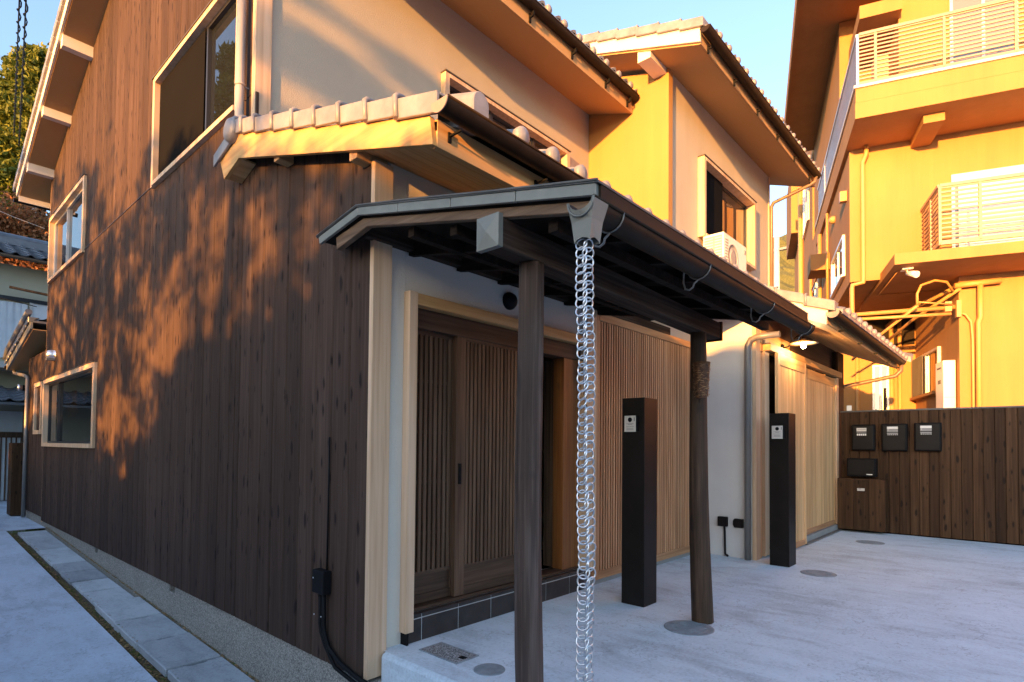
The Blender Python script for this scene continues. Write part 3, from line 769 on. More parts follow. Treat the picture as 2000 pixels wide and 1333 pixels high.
# body behind
box(2.16, 7.0, 13.5, 13.66, -.6, 6.3).build('rear_wall', M_stucco, H1)
# --- rear lean-to
y = 13.667
while y < 15.4:
    plank(y, min(15.43, y+.216), -.10, 3.02, par=H1); y += .216
box(2.13, 2.2, 13.67, 15.42, -.5, 3.0).build('lean_to_wall', M_indark, H1)
for k in range(8):
    box(2.09+.2*k, 2.285+.2*k, 15.43, 15.455, -.25, 3.0).build('plank', M_plank, H1)
box(2.075, 2.28, 13.67, 15.43, -.9, -.105).build('foundation', M_aggr, H1)
window_yz(H1, WX, 13.70, 14.48, 1.445, 2.44, fr=.10, proj=.04)
slab_roof(1.86, 6, [(13.70, 3.56), (16.6, 3.02)], .04).build('roof_deck', M_tiledk, H1)
MB().prism([(13.70, 3.40), (13.70, 3.53), (16.55, 2.98), (16.55, 2.85)], 'X', 1.82, 1.858).build('barge_board', M_zinc, H1)  # shade on this edge put into the material, other barge boards are paler
slab_roof(1.86, 6, [(13.70, 3.40), (16.5, 2.88)], .015).build('soffit', M_soffit, H1)
for i in range(10):
    ya = 13.72+i*.29; za = 3.62-i*.29*.187
    MB().hexa([(1.79, ya, za-.10), (1.815, ya, za-.10), (1.79, ya+.3, za-.13), (1.815, ya+.3, za-.13), (1.79, ya, za), (1.96, ya, za), (1.79, ya+.3, za-.035), (1.96, ya+.3, za-.035)]).build('verge_tile', M_tiledk, H1, bev=.005)
MB().tube([(1.80, 13.75, 3.72), (1.80, 16.2, 3.28), (1.80, 16.5, 3.1)], .055, 10).build('ridge_tile', M_tiledk, H1)
tfl = tile_field(1.95, 6, 16.65, 3.06, 13.7, 3.60); tfl.build('roof_tile_field', M_tiledk, H1, kind='stuff')
gutter(H1, 1.8, 6, 16.62, 2.95, .06)
MB().tube([(1.95, 16.60, 2.90), (1.95, 16.45, 2.80), (1.99, 15.35, 2.66), (2.0, 15.17, 2.60), (2.0, 15.17, -.24)], .036, 12).build('downpipe', M_gpipe, H1)
lp = thing('outdoor_spotlight', 'small round chrome spotlight on the rear lean-to beside the grey downpipe', 'lamp', (2.0, 15.42, 2.35))
MB().lathe([(.0, -.11), (.07, -.10), (.075, -.07), (.05, -.02), (.03, 0)], (1.99, 15.52, 2.42), 14, 'X').build('lamp_head', M_steel, lp)
MB().lathe([(.06, 0), (.06, .03), (.02, .05)], (1.97, 15.52, 2.42), 14, 'X').build('mount', M_black, lp)
vh = thing('vent_hood', 'round steel vent hood on the dark plank wall above the low wide window', 'vent', (2.0, 12.8, 2.78))
MB().lathe([(.085, .0), (.088, -.05), (.075, -.10), (.04, -.125), (0, -.13)], (2.048, 12.80, 2.84), 18, 'X').build('hood', M_steel, vh)
box(1.93, 2.048, 12.74, 12.86, 2.74, 2.78).build('hood_lip', M_steelw, vh)

# ------------------------------------------------------------------ HOUSE 2 : cream stucco upper storey + timber front wing
H2 = thing('stucco_house', 'cream stucco house with cedar plank double door and tiled eaves, adjoining behind the plank house', 'house', (9, 5, 0))
HX, HY, HXE = 7.016, 3.53, 11.13
w = MB(); w.prism([(3.53, 3.0), (9.0, 3.0), (9.0, 8.0), (3.53, 6.42)], 'X', HX, HX+.12)
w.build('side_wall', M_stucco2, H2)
wall_xz(HX+.121, HXE, HY+.03, HY+.15, 3.0, 6.46, (8.03, 10.18, 4.43, 5.60)).build('front_wall', M_white, H2)
box(HX+.002, HX+.12, HY-.004, HY+.03, 3.0, 6.44).build('corner_strip', M_stucco2, H2)
box(HXE, HXE+.045, HY+.01, HY+.16, 3.0, 6.46).build('corner_board', M_ltwood, H2)
box(HXE+.0, HXE+.04, HY+.16, 9.0, .0, 6.46).build('end_wall', M_white, H2)
window_xz(H2, HY+.03, 8.02, 10.19, 4.42, 5.61, fr=.07, proj=.10, mull=[9.0], screen=(8.1, 8.98))
# roof of house 2
s2 = .36
rs2 = [(2.90, 6.235), (8.0, 6.235+5.1*s2)]
slab_roof(6.56, 11.62, rs2, .02).build('soffit', M_soffit, H2)
slab_roof(6.56, 11.62, [(2.90, 6.44), (8.0, 6.44+5.1*s2)], .03).build('roof_deck', M_indark, H2)
slab_roof(6.525, 6.558, [(2.87, 6.40), (8.0, 6.40+5.13*s2)], .175).build('barge_board', M_whpaint, H2, bev=.002)
box(6.559, 11.62, 2.875, 2.898, 6.215, 6.385).build('fascia_board', M_soffit, H2)
box(6.575, HX+.01, 3.56, 3.75, 6.475-.10, 6.475+.10).build('purlin', M_whpaint, H2, bev=.003)
for i in range(17):
    ya = 2.82+i*.303; yb = ya+.31; za = 6.43+(ya-2.87)*s2; zb = 6.43+(yb-2.87)*s2
    o = MB().hexa([(6.49, ya, za-.03), (6.52, ya, za-.03), (6.49, yb, zb-.055), (6.52, yb, zb-.055), (6.49, ya, za+.085), (6.68, ya, za+.085), (6.49, yb, zb+.06), (6.68, yb, zb+.06)]).build('verge_tile', M_tile, H2, bev=.005)
    MB().box(6.49, 6.66, yb-.03, yb-.008, zb+.05, zb+.085).build('tile_lug', M_tile, o)
tile_field(6.66, 11.62, 2.80, 6.41, 8.0, 6.41+5.2*s2).build('roof_tile_field', M_tile, H2, kind='stuff')
for i in range(16): eave_tile(H2, 6.86+.303*i, 2.78, 6.425, s2, r=.044)
gutter(H2, 6.50, 11.50, 2.80, 6.36, .062, m=M_gutter, endm=M_gutter)
for x in (6.75, 7.6, 8.5, 9.4, 10.3, 11.2):
    b = MB().box(x-.01, x+.01, 2.82, 2.875, 6.235, 6.255); b.box(x-.012, x+.012, 2.855, 2.8745, 6.19, 6.28); b.build('gutter_bracket', M_black, H2)
MB().tube([(11.40, 2.80, 6.31), (11.40, 2.82, 6.22), (11.37, 2.90, 6.17), (11.20, 3.48, 5.95), (11.20, 3.52, 5.88), (11.20, 3.52, 3.2)], .033, 12).build('downpipe', M_brpipe, H2)
# wing walls
WXW, WY = 6.86, 2.37
ww = MB().box(6.862, 6.98, WY, 3.16, 0, 3.05); ww.build('wing_side_wall', M_wing, H2)
box(6.84, 6.985, WY-.045, WY, .0, 2.90).build('corner_board', M_ltwood, H2, bev=.003)
MB().tube([(6.80, 2.05, 2.60), (6.80, 2.30, 2.60), (6.80, 2.375, 2.575), (6.80, 2.41, 2.50), (6.80, 2.41, .005)], .036, 14).build('downpipe', M_gpipe, H2)
# front of the wing
box(6.986, 7.07, WY-.03, WY+.1, .0, 2.62).build('recess_board', M_lat, H2)
box(7.07, 7.22, WY-.07, WY+.1, .02, 2.62).build('door_post', M_ltwood, H2, bev=.002)
dw = MB().box(7.0, 10.92, WY-.02, WY+.08, 2.56, 2.95); dw.build('upper_board_wall', M_dkdoorX, H2)
box(6.99, 8.1, WY-.05, WY-.021, 2.46, 2.72).build('header_panel', M_ltwoodX, H2)
box(7.05, 10.62, WY-.14, WY-.051, 2.47, 2.56).build('track_lintel', M_ltwoodX, H2, bev=.002)
def board_door(x0, x1, y, z0, z1, fr, nb_):
    d = box(x0, x0+fr, y, y+.036, z0, z1).build('sliding_door', M_door2, H2, bev=.0015)
    box(x1-fr, x1, y, y+.036, z0, z1).build('stile', M_door2, d, bev=.0015)
    box(x0+fr, x1-fr, y, y+.036, z1-.14, z1).build('top_rail', M_ltwoodX, d, bev=.0015)
    box(x0+fr, x1-fr, y, y+.036, z0, z0+.07).build('bottom_rail', M_latX, d, bev=.0015)
    a, b = x0+fr, x1-fr
    for k in range(nb_):
        p, q = a+(b-a)*k/nb_+.0015, a+(b-a)*(k+1)/nb_-.0015
        box(p, q, y+.008+random.uniform(0, .003), y+.028, z0+.07, z1-.14).build('board', M_door2, d)
    return d
board_door(7.225, 8.42, 2.20, .02, 2.46, .07, 11)
board_door(8.36, 10.35, 2.275, .10, 2.44, .07, 18)
box(10.351, 10.47, 2.25, WY+.06, .02, 2.46).build('door_post', M_ltwood, H2, bev=.002)
box(8.42, 10.45, 2.24, 2.40, .0, .095).build('sill_kerb', M_base, H2)
box(8.42, 10.45, 2.19, 2.239, .0, .02).build('door_rail', M_steelw, H2)
for k in range(4): box(10.471+.1*k, 10.568+.1*k, 2.26, 2.29, .0, 2.9).build('plank', M_fence, H2)
box(10.50, 10.92, 2.291, WY+.08, .0, 2.9).build('end_wall', M_indark, H2)
box(6.99, 10.5, 2.475, 2.50, 0, 2.56).build('inner_wall', M_indark, H2)
# wing roof
sw_ = .42
def wz(y): return 2.66+(y-1.5)*sw_
slab_roof(6.72, 11.22, [(1.56, wz(1.56)+.13), (3.5, wz(3.5)+.13)], .03).build('roof_deck', M_indark, H2)
slab_roof(6.72, 11.22, [(1.58, wz(1.58)-.03), (2.45, wz(2.45)-.03)], .015).build('soffit', M_ltwoodX, H2)
MB().prism([(1.55, wz(1.55)-.06), (2.75, wz(2.75)-.06), (2.75, wz(2.75)+.12), (1.53, wz(1.53)+.12)], 'X', 6.68, 6.715).build('barge_board', M_whpaint, H2, bev=.002)
box(6.72, 11.22, 1.545, 1.565, wz(1.55)-.045, wz(1.55)+.10).build('fascia_board', M_ltwoodX, H2)
for i in range(4):
    ya = 1.46+i*.303; yb = ya+.31; za = wz(ya)+.135; zb = wz(yb)+.115
    o = MB().hexa([(6.65, ya, za-.03), (6.675, ya, za-.03), (6.65, yb, zb-.03), (6.675, yb, zb-.03), (6.65, ya, za+.08), (6.84, ya, za+.08), (6.65, yb, zb+.08), (6.84, yb, zb+.08)]).build('verge_tile', M_tile, H2, bev=.006)
    MB().tube([(6.644, yb-.03, zb-.04), (6.644, yb-.028, zb+.08), (6.70, yb-.027, zb+.095)], .013, 8).build('tile_roll', M_tile, o)
tile_field(6.82, 11.22, 1.46, wz(1.46)+.12, 3.53, wz(3.53)+.12).build('roof_tile_field', M_tile, H2, kind='stuff')
for i in range(15): eave_tile(H2, 7.02+.29*i, 1.43, wz(1.43)+.165, sw_, r=.044)
MB().hexa([(11.1, 1.35, wz(1.4)+.10), (11.24, 1.35, wz(1.4)+.14), (11.1, 1.8, wz(1.8)+.12), (11.24, 1.8, wz(1.8)+.14), (11.1, 1.35, wz(1.4)+.19), (11.27, 1.33, wz(1.4)+.25), (11.1, 1.8, wz(1.8)+.19), (11.27, 1.8, wz(1.8)+.24)]).build('corner_roll_tile', M_tile, H2)
gutter(H2, 6.62, 11.12, 1.475, wz(1.5)+.075, .062, m=M_gutter, endm=M_guttend)
for x in (7.2, 8.2, 9.2, 10.2, 11.0): MB().box(x-.01, x+.01, 1.49, 1.545, wz(1.5)-.04, wz(1.5)-.02).build('gutter_bracket', M_black, H2)
MB().tube([(11.05, 1.475, 2.69), (11.05, 1.48, 2.58), (11.02, 1.55, 2.50), (10.92, 2.22, 2.37), (10.88, 2.30, 2.34)], .034, 12).build('downpipe', M_brpipe, H2)

# ------------------------------------------------------------------ porch canopy in front of the entrance
PC = thing('porch_canopy', 'dark copper roofed porch canopy on two rough log poles over the lattice entrance', 'porch canopy', (3.2, 1.9, 0))
def cz(y): return 2.338+(y-1.234)*.2184 if y <= 2.915 else 2.705-(y-2.915)*.165
CX0, CX1 = 1.85, 4.74
# copper sheets on top, each its own seam panel
nseg = 7
for k in range(nseg):
    xa = CX0+(CX1-CX0)*k/nseg; xb = CX0+(CX1-CX0)*(k+1)/nseg
    slab_roof(xa-.006, xb-.004, [(1.222, cz(1.222)+.006), (2.915, cz(2.915)+.006)], .010).build('copper_sheet', M_copper, PC)
    slab_roof(xa-.006, xb-.004, [(2.916, cz(2.915)+.006), (3.045 if xa > 1.95 else 3.36, cz(3.045 if xa > 1.95 else 3.36)+.006)], .010).build('copper_sheet', M_copper, PC) if xa > 1.95 else None
slab_roof(CX0-.006, WX-.004, [(2.916, cz(2.915)+.006), (3.37, cz(3.37)+.006)], .010).build('copper_sheet', M_copper, PC)
# verge cladding in short folded lengths
ys = [1.234, 1.66, 2.09, 2.52, 2.905]
for a, b in zip(ys[:-1], ys[1:]):
    MB().prism([(a+.002, cz(a)-.052), (b-.002, cz(b)-.052), (b-.002, cz(b)-.004), (a+.002, cz(a)-.004)], 'X', CX0, CX0+.02).build('verge_cladding', M_zinc, PC, bev=.002)
MB().prism([(2.907, cz(2.907)-.052), (3.34, cz(3.34)-.055), (3.35, cz(3.35)-.004), (2.907, cz(2.907)-.004)], 'X', CX0, CX0+.02).build('verge_cladding', M_zinc, PC, bev=.002)
MB().tube([(CX0-.006, 1.225, cz(1.225)+.006), (CX0-.006, 1.8, cz(1.8)+.004), (CX0-.006, 2.4, cz(2.4)+.008), (CX0-.006, 2.912, cz(2.912)+.005), (CX0-.006, 3.365, cz(3.365)+.005)], .006, 6).build('drip_edge', M_copper, PC)
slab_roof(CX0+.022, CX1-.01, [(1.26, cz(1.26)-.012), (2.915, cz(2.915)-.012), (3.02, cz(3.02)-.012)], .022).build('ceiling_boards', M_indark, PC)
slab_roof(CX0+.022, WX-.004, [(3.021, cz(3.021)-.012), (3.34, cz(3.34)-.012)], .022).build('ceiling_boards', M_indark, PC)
MB().prism([(1.245, cz(1.245)-.105), (2.86, cz(2.86)-.108), (3.19, cz(3.19)-.14), (3.2, cz(3.2)-.058), (2.9, cz(2.9)-.06), (1.245, cz(1.245)-.06)], 'X', CX0+.035, CX0+.075).build('barge_board', M_barge, PC, bev=.003)
box(CX0+.02, CX1, 1.225, 1.243, cz(1.23)-.085, cz(1.23)-.006).build('front_fascia', M_gutter, PC)
# rafters and ledger
for x in [2.35, 2.78, 3.21, 3.64, 4.07, 4.55]:
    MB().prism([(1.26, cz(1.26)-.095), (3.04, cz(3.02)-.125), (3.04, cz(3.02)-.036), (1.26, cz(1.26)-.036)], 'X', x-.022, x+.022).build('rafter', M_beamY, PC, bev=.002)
box(1.985, 6.0, 2.985, 3.047, 2.585, 2.665).build('ledger', M_beam, PC, bev=.003)
for yy_ in (1.5, 2.15, 2.5): box(1.95, 4.7, yy_, yy_+.05, cz(yy_)-.155, cz(yy_)-.10).build('batten', M_beamY, PC)
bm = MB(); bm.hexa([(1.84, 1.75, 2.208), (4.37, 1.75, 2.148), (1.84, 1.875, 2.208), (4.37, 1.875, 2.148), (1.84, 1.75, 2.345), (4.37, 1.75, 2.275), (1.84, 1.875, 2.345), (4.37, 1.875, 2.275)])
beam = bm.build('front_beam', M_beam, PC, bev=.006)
cp = MB()
a, b, c, d = (1.832, 1.743, 2.20), (1.832, 1.882, 2.20), (1.832, 1.882, 2.352), (1.832, 1.743, 2.352)
cp.poly([a, b, c, d, (1.820, 1.8125, 2.276)], [(0, 1, 4), (1, 2, 4), (2, 3, 4), (3, 0, 4)])
cp.hexa([(1.832, 1.743, 2.20), (1.862, 1.743, 2.20), (1.832, 1.882, 2.20), (1.862, 1.882, 2.20), (1.832, 1.743, 2.352), (1.862, 1.743, 2.352), (1.832, 1.882, 2.352), (1.862, 1.882, 2.352)])
cp.build('end_cap', M_zinc, beam)
box(4.36, 4.385, 1.743, 1.882, 2.138, 2.285).build('end_cap', M_black, beam)
def log_pole(x0, y0, x1, y1, zt, r0, r1, m, seed):
    random.seed(seed); mb = MB(); n, k = 16, 26
    for i in range(k+1):
        t = i/k; z = zt*t; cx_, cy_ = x0+(x1-x0)*t+.008*math.sin(t*5+seed), y0+(y1-y0)*t+.006*math.sin(t*4)
        r = r0+(r1-r0)*t
        for j in range(n):
            a = 2*math.pi*j/n
            rr = r*(1+.035*math.sin(3*a+t*3+seed)+.025*math.sin(5*a-t*7)+random.uniform(-.008, .008)+.05*math.exp(-((t-.33)/.02)**2)*math.cos(a-3.6))
            mb.v.append(Vector((cx_+rr*math.cos(a), cy_+rr*math.sin(a), z)))
    for i in range(k):
        for j in range(n): mb.f.append([i*n+j, i*n+(j+1) % n, (i+1)*n+(j+1) % n, (i+1)*n+j]); mb.sm.append(True)
    mb.f.append(list(range(k*n, k*n+n))); mb.sm.append(False)
    return mb.build('pole', m, PC)
log_pole(2.155, 1.81, 2.130, 1.81, 2.20, .070, .062, M_log, 3)
log_pole(4.165, 1.81, 4.070, 1.81, 2.16, .080, .056, M_log2, 8)
random.seed(11)
gt = gutter(PC, 1.66, 4.50, 1.175, 2.185, .056, m=M_gutter, endm=M_gutter, ends=(0, 1))
MB().tube([(1.66, 1.175+math.cos(t)*.057, 2.185+math.sin(t)*.057) for t in [math.pi+math.pi*i/10 for i in range(11)]], .004, 6).build('gutter_lip', M_zinc, gt)
for x in (1.86, 2.66, 3.60, 4.42):
    pts = [(x, 1.245, 2.215)]+[(x, 1.175+math.cos(t)*.060, 2.185+math.sin(t)*.060) for t in [2*math.pi-math.pi*i/8 for i in range(9)]]
    b = MB().tube(pts, .0035, 6)
    b.tube([(x, 1.250, 2.215), (x, 1.255, 2.12), (x, 1.245, 2.088), (x, 1.225, 2.080), (x, 1.205, 2.09), (x, 1.20, 2.108), (x, 1.185, 2.118), (x, 1.18, 2.126)], .0048, 8)
    b.build('gutter_hook', M_steelw, PC)
# leader head at the open end
lh = MB()
lx, ly = 1.706, 1.178
t_ = [(1.658, 1.115, 2.187), (1.658, 1.235, 2.187), (1.752, 1.235, 2.187), (1.752, 1.115, 2.187)]
m_ = [(lx-.036, ly-.043, 2.115), (lx-.036, ly+.043, 2.115), (lx+.036, ly+.043, 2.115), (lx+.036, ly-.043, 2.115)]
b_ = [(lx-.031, ly-.034, 2.040), (lx-.031, ly+.034, 2.040), (lx+.031, ly+.034, 2.040), (lx+.031, ly-.034, 2.040)]
cut = [(1.658, 1.175+.050*math.cos(t), 2.187+.036*math.sin(t)) for t in [math.pi+math.pi*i/8 for i in range(9)]]
lf = [t_[0]]+cut+[t_[1], m_[1], b_[1], (lx-.031, ly+.022, 2.050), (lx-.031, ly, 2.055), (lx-.031, ly-.022, 2.050), b_[0], m_[0]]
lh.poly(lf, [tuple(range(len(lf)))])
rf_ = [t_[0], t_[3], m_[3], b_[3], (lx+.018, ly-.034, 2.050), (lx, ly-.034, 2.055), (lx-.018, ly-.034, 2.050), b_[0], m_[0]]
lh.poly(rf_, [tuple(range(len(rf_)))])
lh.poly([t_[1], t_[2], m_[2], b_[2], b_[1], m_[1]], [(0, 1, 2, 3, 4, 5)])
lh.poly([t_[2], t_[3], m_[3], b_[3], b_[2], m_[2]], [(0, 1, 2, 3, 4, 5)])
o = lh.build('leader_head', M_zinc, PC)
sd = o.modifiers.new('s', 'SOLIDIFY'); sd.thickness = .002
# rain chain
RC = thing('rain_chain', 'galvanised double link rain chain hanging from the porch gutter', 'rain chain', (lx, ly, 2.06))
tm = MB(); nr, ns, R1, r1 = 22, 6, .0215, .0034
for i in range(nr):
    a = 2*math.pi*i/nr
    for j in range(ns):
        b = 2*math.pi*j/ns
        tm.v.append(Vector(((R1+r1*math.cos(b))*math.cos(a), r1*math.sin(b), (R1+r1*math.cos(b))*math.sin(a))))
for i in range(nr):
    for j in range(ns): tm.f.append([i*ns+j, ((i+1) % nr)*ns+j, ((i+1) % nr)*ns+(j+1) % ns, i*ns+(j+1) % ns]); tm.sm.append(True)
rm = bpy.data.meshes.new('chain_ring'); rm.from_pydata([tuple(v) for v in tm.v], [], tm.f); rm.polygons.foreach_set('use_smooth', tm.sm); rm.materials.append(M_steel)
vx = math.radians(-48)   # the chain's flat side
ax = Vector((math.sin(A), -math.cos(A), 0))
z = 2.038; i = 0
while z > .02:
    for s_ in (-1, 1):
        o = bpy.data.objects.new('ring', rm); COL.objects.link(o); o.parent = RC
        sway = .006*math.sin(z*2.2)+.002*math.sin(z*9)
        off = ax*(s_*.0125+sway+random.uniform(-.001, .001))
        o.location = Vector((off.x, off.y, z-2.06-(.0 if s_ < 0 else .004)))
        o.rotation_euler = (random.uniform(-.2, .2)+.25*s_, random.uniform(-.2, .2), vx+.15*math.sin(z*3)+s_*(.62+random.uniform(-.25, .25)))
    z -= .0305; i += 1
# ------------------------------------------------------------------ objects on the driveway
def pillar(x0, x1, y0, y1, h, label):
    t = thing('intercom_pillar', label, 'intercom pillar', ((x0+x1)/2, (y0+y1)/2, 0), group='black intercom pillars by the two entrances')
    box(x0, x1, y0, y1, 0, h-.003).build('post', M_blackm, t, bev=.003, seg=2)
    return t
def plate(t, X, ya, yb, z0, z1):
    box(X-.030, X, ya-.012, yb+.004, z0+.002, z1-.002).build('intercom_box', M_black, t, bev=.002)
    p = box(X-.034, X-.030, ya, yb, z0, z1).build('face_plate', M_plate, t, bev=.0015)
    yc = (ya+yb)/2; w_ = yb-ya
    MB().lathe([(0, -.003), (.014, -.003), (.0195, 0), (.0195, .002)], (X-.0355, yc, z1-.034), 16, 'X').build('camera_lens', M_black, p)
    for k, (dz, ww_) in enumerate(((.066, .62), (.074, .40), (.092, .66), (.108, .58), (.117, .62))):
        box(X-.0348, X-.0341, yc-ww_*w_/2, yc+ww_*w_/2, z1-dz-.0016, z1-dz+.0010).build('printed_line', M_ink, p)
    box(X-.0348, X-.0341, ya+.010, ya+.016, z1-.045, z1-.016).build('printed_line', M_ink, p)
t = pillar(4.185, 4.40, 2.31, 2.52, 1.714, 'nearer black square intercom pillar with white plate, in front of the wooden lattice')
plate(t, 4.185, 2.372, 2.478, 1.428, 1.562)
t = pillar(6.705, 6.955, 1.93, 2.135, 1.70, 'farther black square intercom pillar with white plate, beside the grey downpipe')
plate(t, 6.705, 1.985, 2.10, 1.41, 1.555)
def manhole(cx_, cy_, r, label, rings=True):
    t = thing('manhole_cover', label, 'manhole cover', (cx_, cy_, 0), group='round drain covers in the driveway')
    MB().lathe([(r, 0), (r, .0035), (r-.006, .0045), (r-.010, .0045)], (cx_, cy_, 0), 40).build('rim', M_iron, t)
    MB().lathe([(r-.011, 0), (r-.011, .003), (0, .0032)], (cx_, cy_, 0), 40).build('lid', M_iron, t)
    if rings:
        for rr in (.78, .55, .32):
            MB().lathe([(r*rr, .0032), (r*rr-.004, .006), (r*rr-.010, .006), (r*rr-.014, .0032)], (cx_, cy_, .001), 36).build('cast_ring', M_iron, t)
        bars = MB()
        for k in range(12):
            a = 2*math.pi*k/12; c_, s_ = math.cos(a), math.sin(a)
            p = [(cx_+c_*r*.58-s_*.005, cy_+s_*r*.58+c_*.005), (cx_+c_*r*.58+s_*.005, cy_+s_*r*.58-c_*.005), (cx_+c_*r*.74+s_*.005, cy_+s_*r*.74-c_*.005), (cx_+c_*r*.74-s_*.005, cy_+s_*r*.74+c_*.005)]
            bars.prism(p, 'Z', .003, .008)
        bars.build('cast_ribs', M_iron, t)
manhole(2.405, 2.325, .092, 'small smooth round drain cover beside the stone access panel', False)
manhole(3.945, 1.815, .175, 'large cast round cover at the foot of the thin log pole')
manhole(6.60, 1.615, .17, 'round cast cover in front of the farther black pillar')
manhole(9.31, 1.62, .175, 'farthest round cast cover near the plank fence')
rc = thing('access_panel', 'rectangular grey speckled access panel with black handle hole in the driveway', 'access panel', (2.42, 2.70, 0), rotz=0)
box(2.335, 2.505, 2.53, 2.865, .0005, .0045).build('panel', M_grate, rc)
MB().box(2.325, 2.515, 2.865, 2.873, 0, .006).box(2.325, 2.335, 2.53, 2.865, 0, .006).box(2.505, 2.515, 2.53, 2.865, 0, .006).box(2.325, 2.515, 2.522, 2.53, 0, .006).build('frame', M_iron, rc)
box(2.40, 2.44, 2.545, 2.59, .0046, .0062).build('handle_hole', M_black, rc)
# basket on the pole
bk = thing('wall_basket', 'long brown woven fibre basket hung on the thin log pole', 'basket', (3.98, 1.75, 1.66))
mb = MB(); mb.lathe([(.034, -.13), (.045, -.11), (.052, 0), (.056, .10), (.062, .13), (.052, .128), (.046, .05)], (3.975, 1.735, 1.79), 16); mb.build('basket_body', M_basket, bk)
mb = MB()
for i in range(240):
    a = random.uniform(0, 6.28); h = random.uniform(-.125, .12); r = .053+h*.04+.003
    c_, s_ = math.cos(a), math.sin(a); L_ = random.uniform(.006, .016); tx, ty = -s_*L_, c_*L_; dz = random.uniform(-.008, .008)
    x, y_, z_ = 3.975+c_*r, 1.735+s_*r, 1.79+h
    mb.poly([(x-tx, y_-ty, z_-dz), (x-tx, y_-ty, z_-dz+.003), (x+tx+c_*.003, y_+ty+s_*.003, z_+dz+.003), (x+tx+c_*.003, y_+ty+s_*.003, z_+dz)], [(0, 1, 2, 3)])
mb.build('loose_fibres', M_basket2, bk, kind='stuff')
# porch wall lamp (off) and lit lamp on the wing
wl_ = thing('porch_wall_light', 'small round dark wall light above the dark sliding doors, behind the front pole', 'wall light', (3.33, 3.03, 2.45))
MB().lathe([(.0, -.055), (.03, -.05), (.055, -.03), (.07, 0), (.07, .02)], (3.33, 3.03, 2.455), 20, 'Y').build('lamp_body', M_black, wl_)
ll = thing('wall_lamp', 'lit bulb under a wide flat enamel shade on a bent bracket above the cedar doors', 'lamp', (7.77, 2.3, 2.55))
MB().lathe([(.05, -.02), (.05, .0)], (7.77, 2.32, 2.60), 14, 'Y').build('back_plate', M_black, ll)
MB().tube([(7.77, 2.30, 2.60), (7.77, 2.24, 2.61), (7.77, 2.20, 2.68), (7.77, 2.13, 2.735), (7.77, 2.07, 2.72), (7.77, 2.06, 2.66)], .009, 8).build('bracket', M_black, ll)
MB().lathe([(.018, .055), (.03, .05), (.035, .035), (.10, .020), (.165, -.002), (.168, -.010), (.10, .010), (.03, .026), (0, .03)], (7.77, 2.06, 2.635), 28).build('shade', M_shade, ll)
MB().lathe([(.0, -.05), (.022, -.042), (.031, -.020), (.026, .004), (.014, .022), (0, .024)], (7.77, 2.06, 2.615), 16).build('bulb', M_bulb, ll)
pl = bpy.data.lights.new('bulb_light', 'POINT'); pl.energy = 2.2; pl.color = (1, .62, .28); pl.shadow_soft_size = .03
po = bpy.data.objects.new('bulb_light', pl); COL.objects.link(po); po.parent = ll; po.location = (0, -.24, -.03)
# outlet boxes on the wing side wall
oc = thing('cable_box', 'black junction box with a conduit running down the pale wing wall', 'junction box', (6.86, 2.71, .3))
box(6.815, 6.861, 2.66, 2.775, .36, .475).build('box', M_black, oc, bev=.004)
MB().tube([(6.84, 2.70, .36), (6.84, 2.695, .30), (6.84, 2.69, .03), (6.82, 2.65, .015)], .013, 8).build('conduit', M_black, oc)
oo = thing('outlet_cover', 'black hooded outlet cover on the pale wing wall beside the junction box', 'outlet', (6.86, 2.53, .38))
MB().prism([(2.475, .36), (2.475, .465), (2.575, .465), (2.59, .44), (2.59, .39), (2.575, .36)], 'X', 6.815, 6.861).build('cover', M_blackm, oo, bev=.004)
# junction box and conduits on the plank wall
cb = thing('cable_box', 'black junction box with two curved conduits low on the dark plank wall', 'junction box', (2.0, 3.55, .1))
box(1.985, 2.048, 3.455, 3.60, .30, .455).build('box', M_black, cb, bev=.004)
for dx, rr in ((0, .015), (.045, .013)):
    MB().tube([(2.02, 3.50+dx, .30), (2.02, 3.50+dx, .10), (2.02, 3.485+dx, .04), (2.02, 3.43+dx, -.04), (2.02, 3.30+dx, -.105-dx), (2.02, 3.12, -.14-dx), (2.02, 2.95, -.16-dx)], rr, 10).build('conduit', M_black, cb)
MB().tube([(2.038, 3.50, .455), (2.038, 3.495, 1.35)], .006, 6).build('cable', M_black, cb)
for yy_, zz_ in ((3.58, .40), (3.56, .16), (3.47, .16)): MB().lathe([(0, -.004), (.005, -.002), (.005, 0)], (1.984, yy_, zz_), 8, 'X').build('screw', M_steel, cb)
# things inside the hall
for k, (x, y_, z_, L_, a, m) in enumerate(((4.3, 4.15, .60, .75, .25, M_book), (4.45, 4.05, .575, .6, .1, M_label), (4.1, 4.3, .635, .8, .4, M_dkdoorX))):
    o = MB().box(-L_/2, L_/2, -.05, .05, -.012, .012).build('board', m, None)
    o.location = (x, y_, z_-.012); o.rotation_euler = (0, R_(-8), a)
    top(o, ('pale board lying on the pile inside the open entrance', 'short white board on the pile inside the open entrance', 'dark board under the pile inside the open entrance')[k], 'board', 'loose boards in the entrance hall')
box(3.85, 4.75, 3.95, 4.45, .101, .56).build('storage_box', M_indark)
top(bpy.data.objects['storage_box'], 'dark box carrying loose boards inside the open entrance', 'box')
o = MB().tube([(4.62, 3.62, .1), (4.42, 3.8, 1.25)], .022, 8).tube([(4.72, 3.95, .1), (4.46, 3.84, 1.25)], .022, 8).tube([(4.6, 3.64, .45), (4.66, 3.9, .45)], .015, 8).tube([(4.53, 3.7, .8), (4.57, 3.88, .8)], .015, 8).build('trestle', M_orpost)
top(o, 'amber wooden trestle legs standing inside the open entrance', 'trestle')

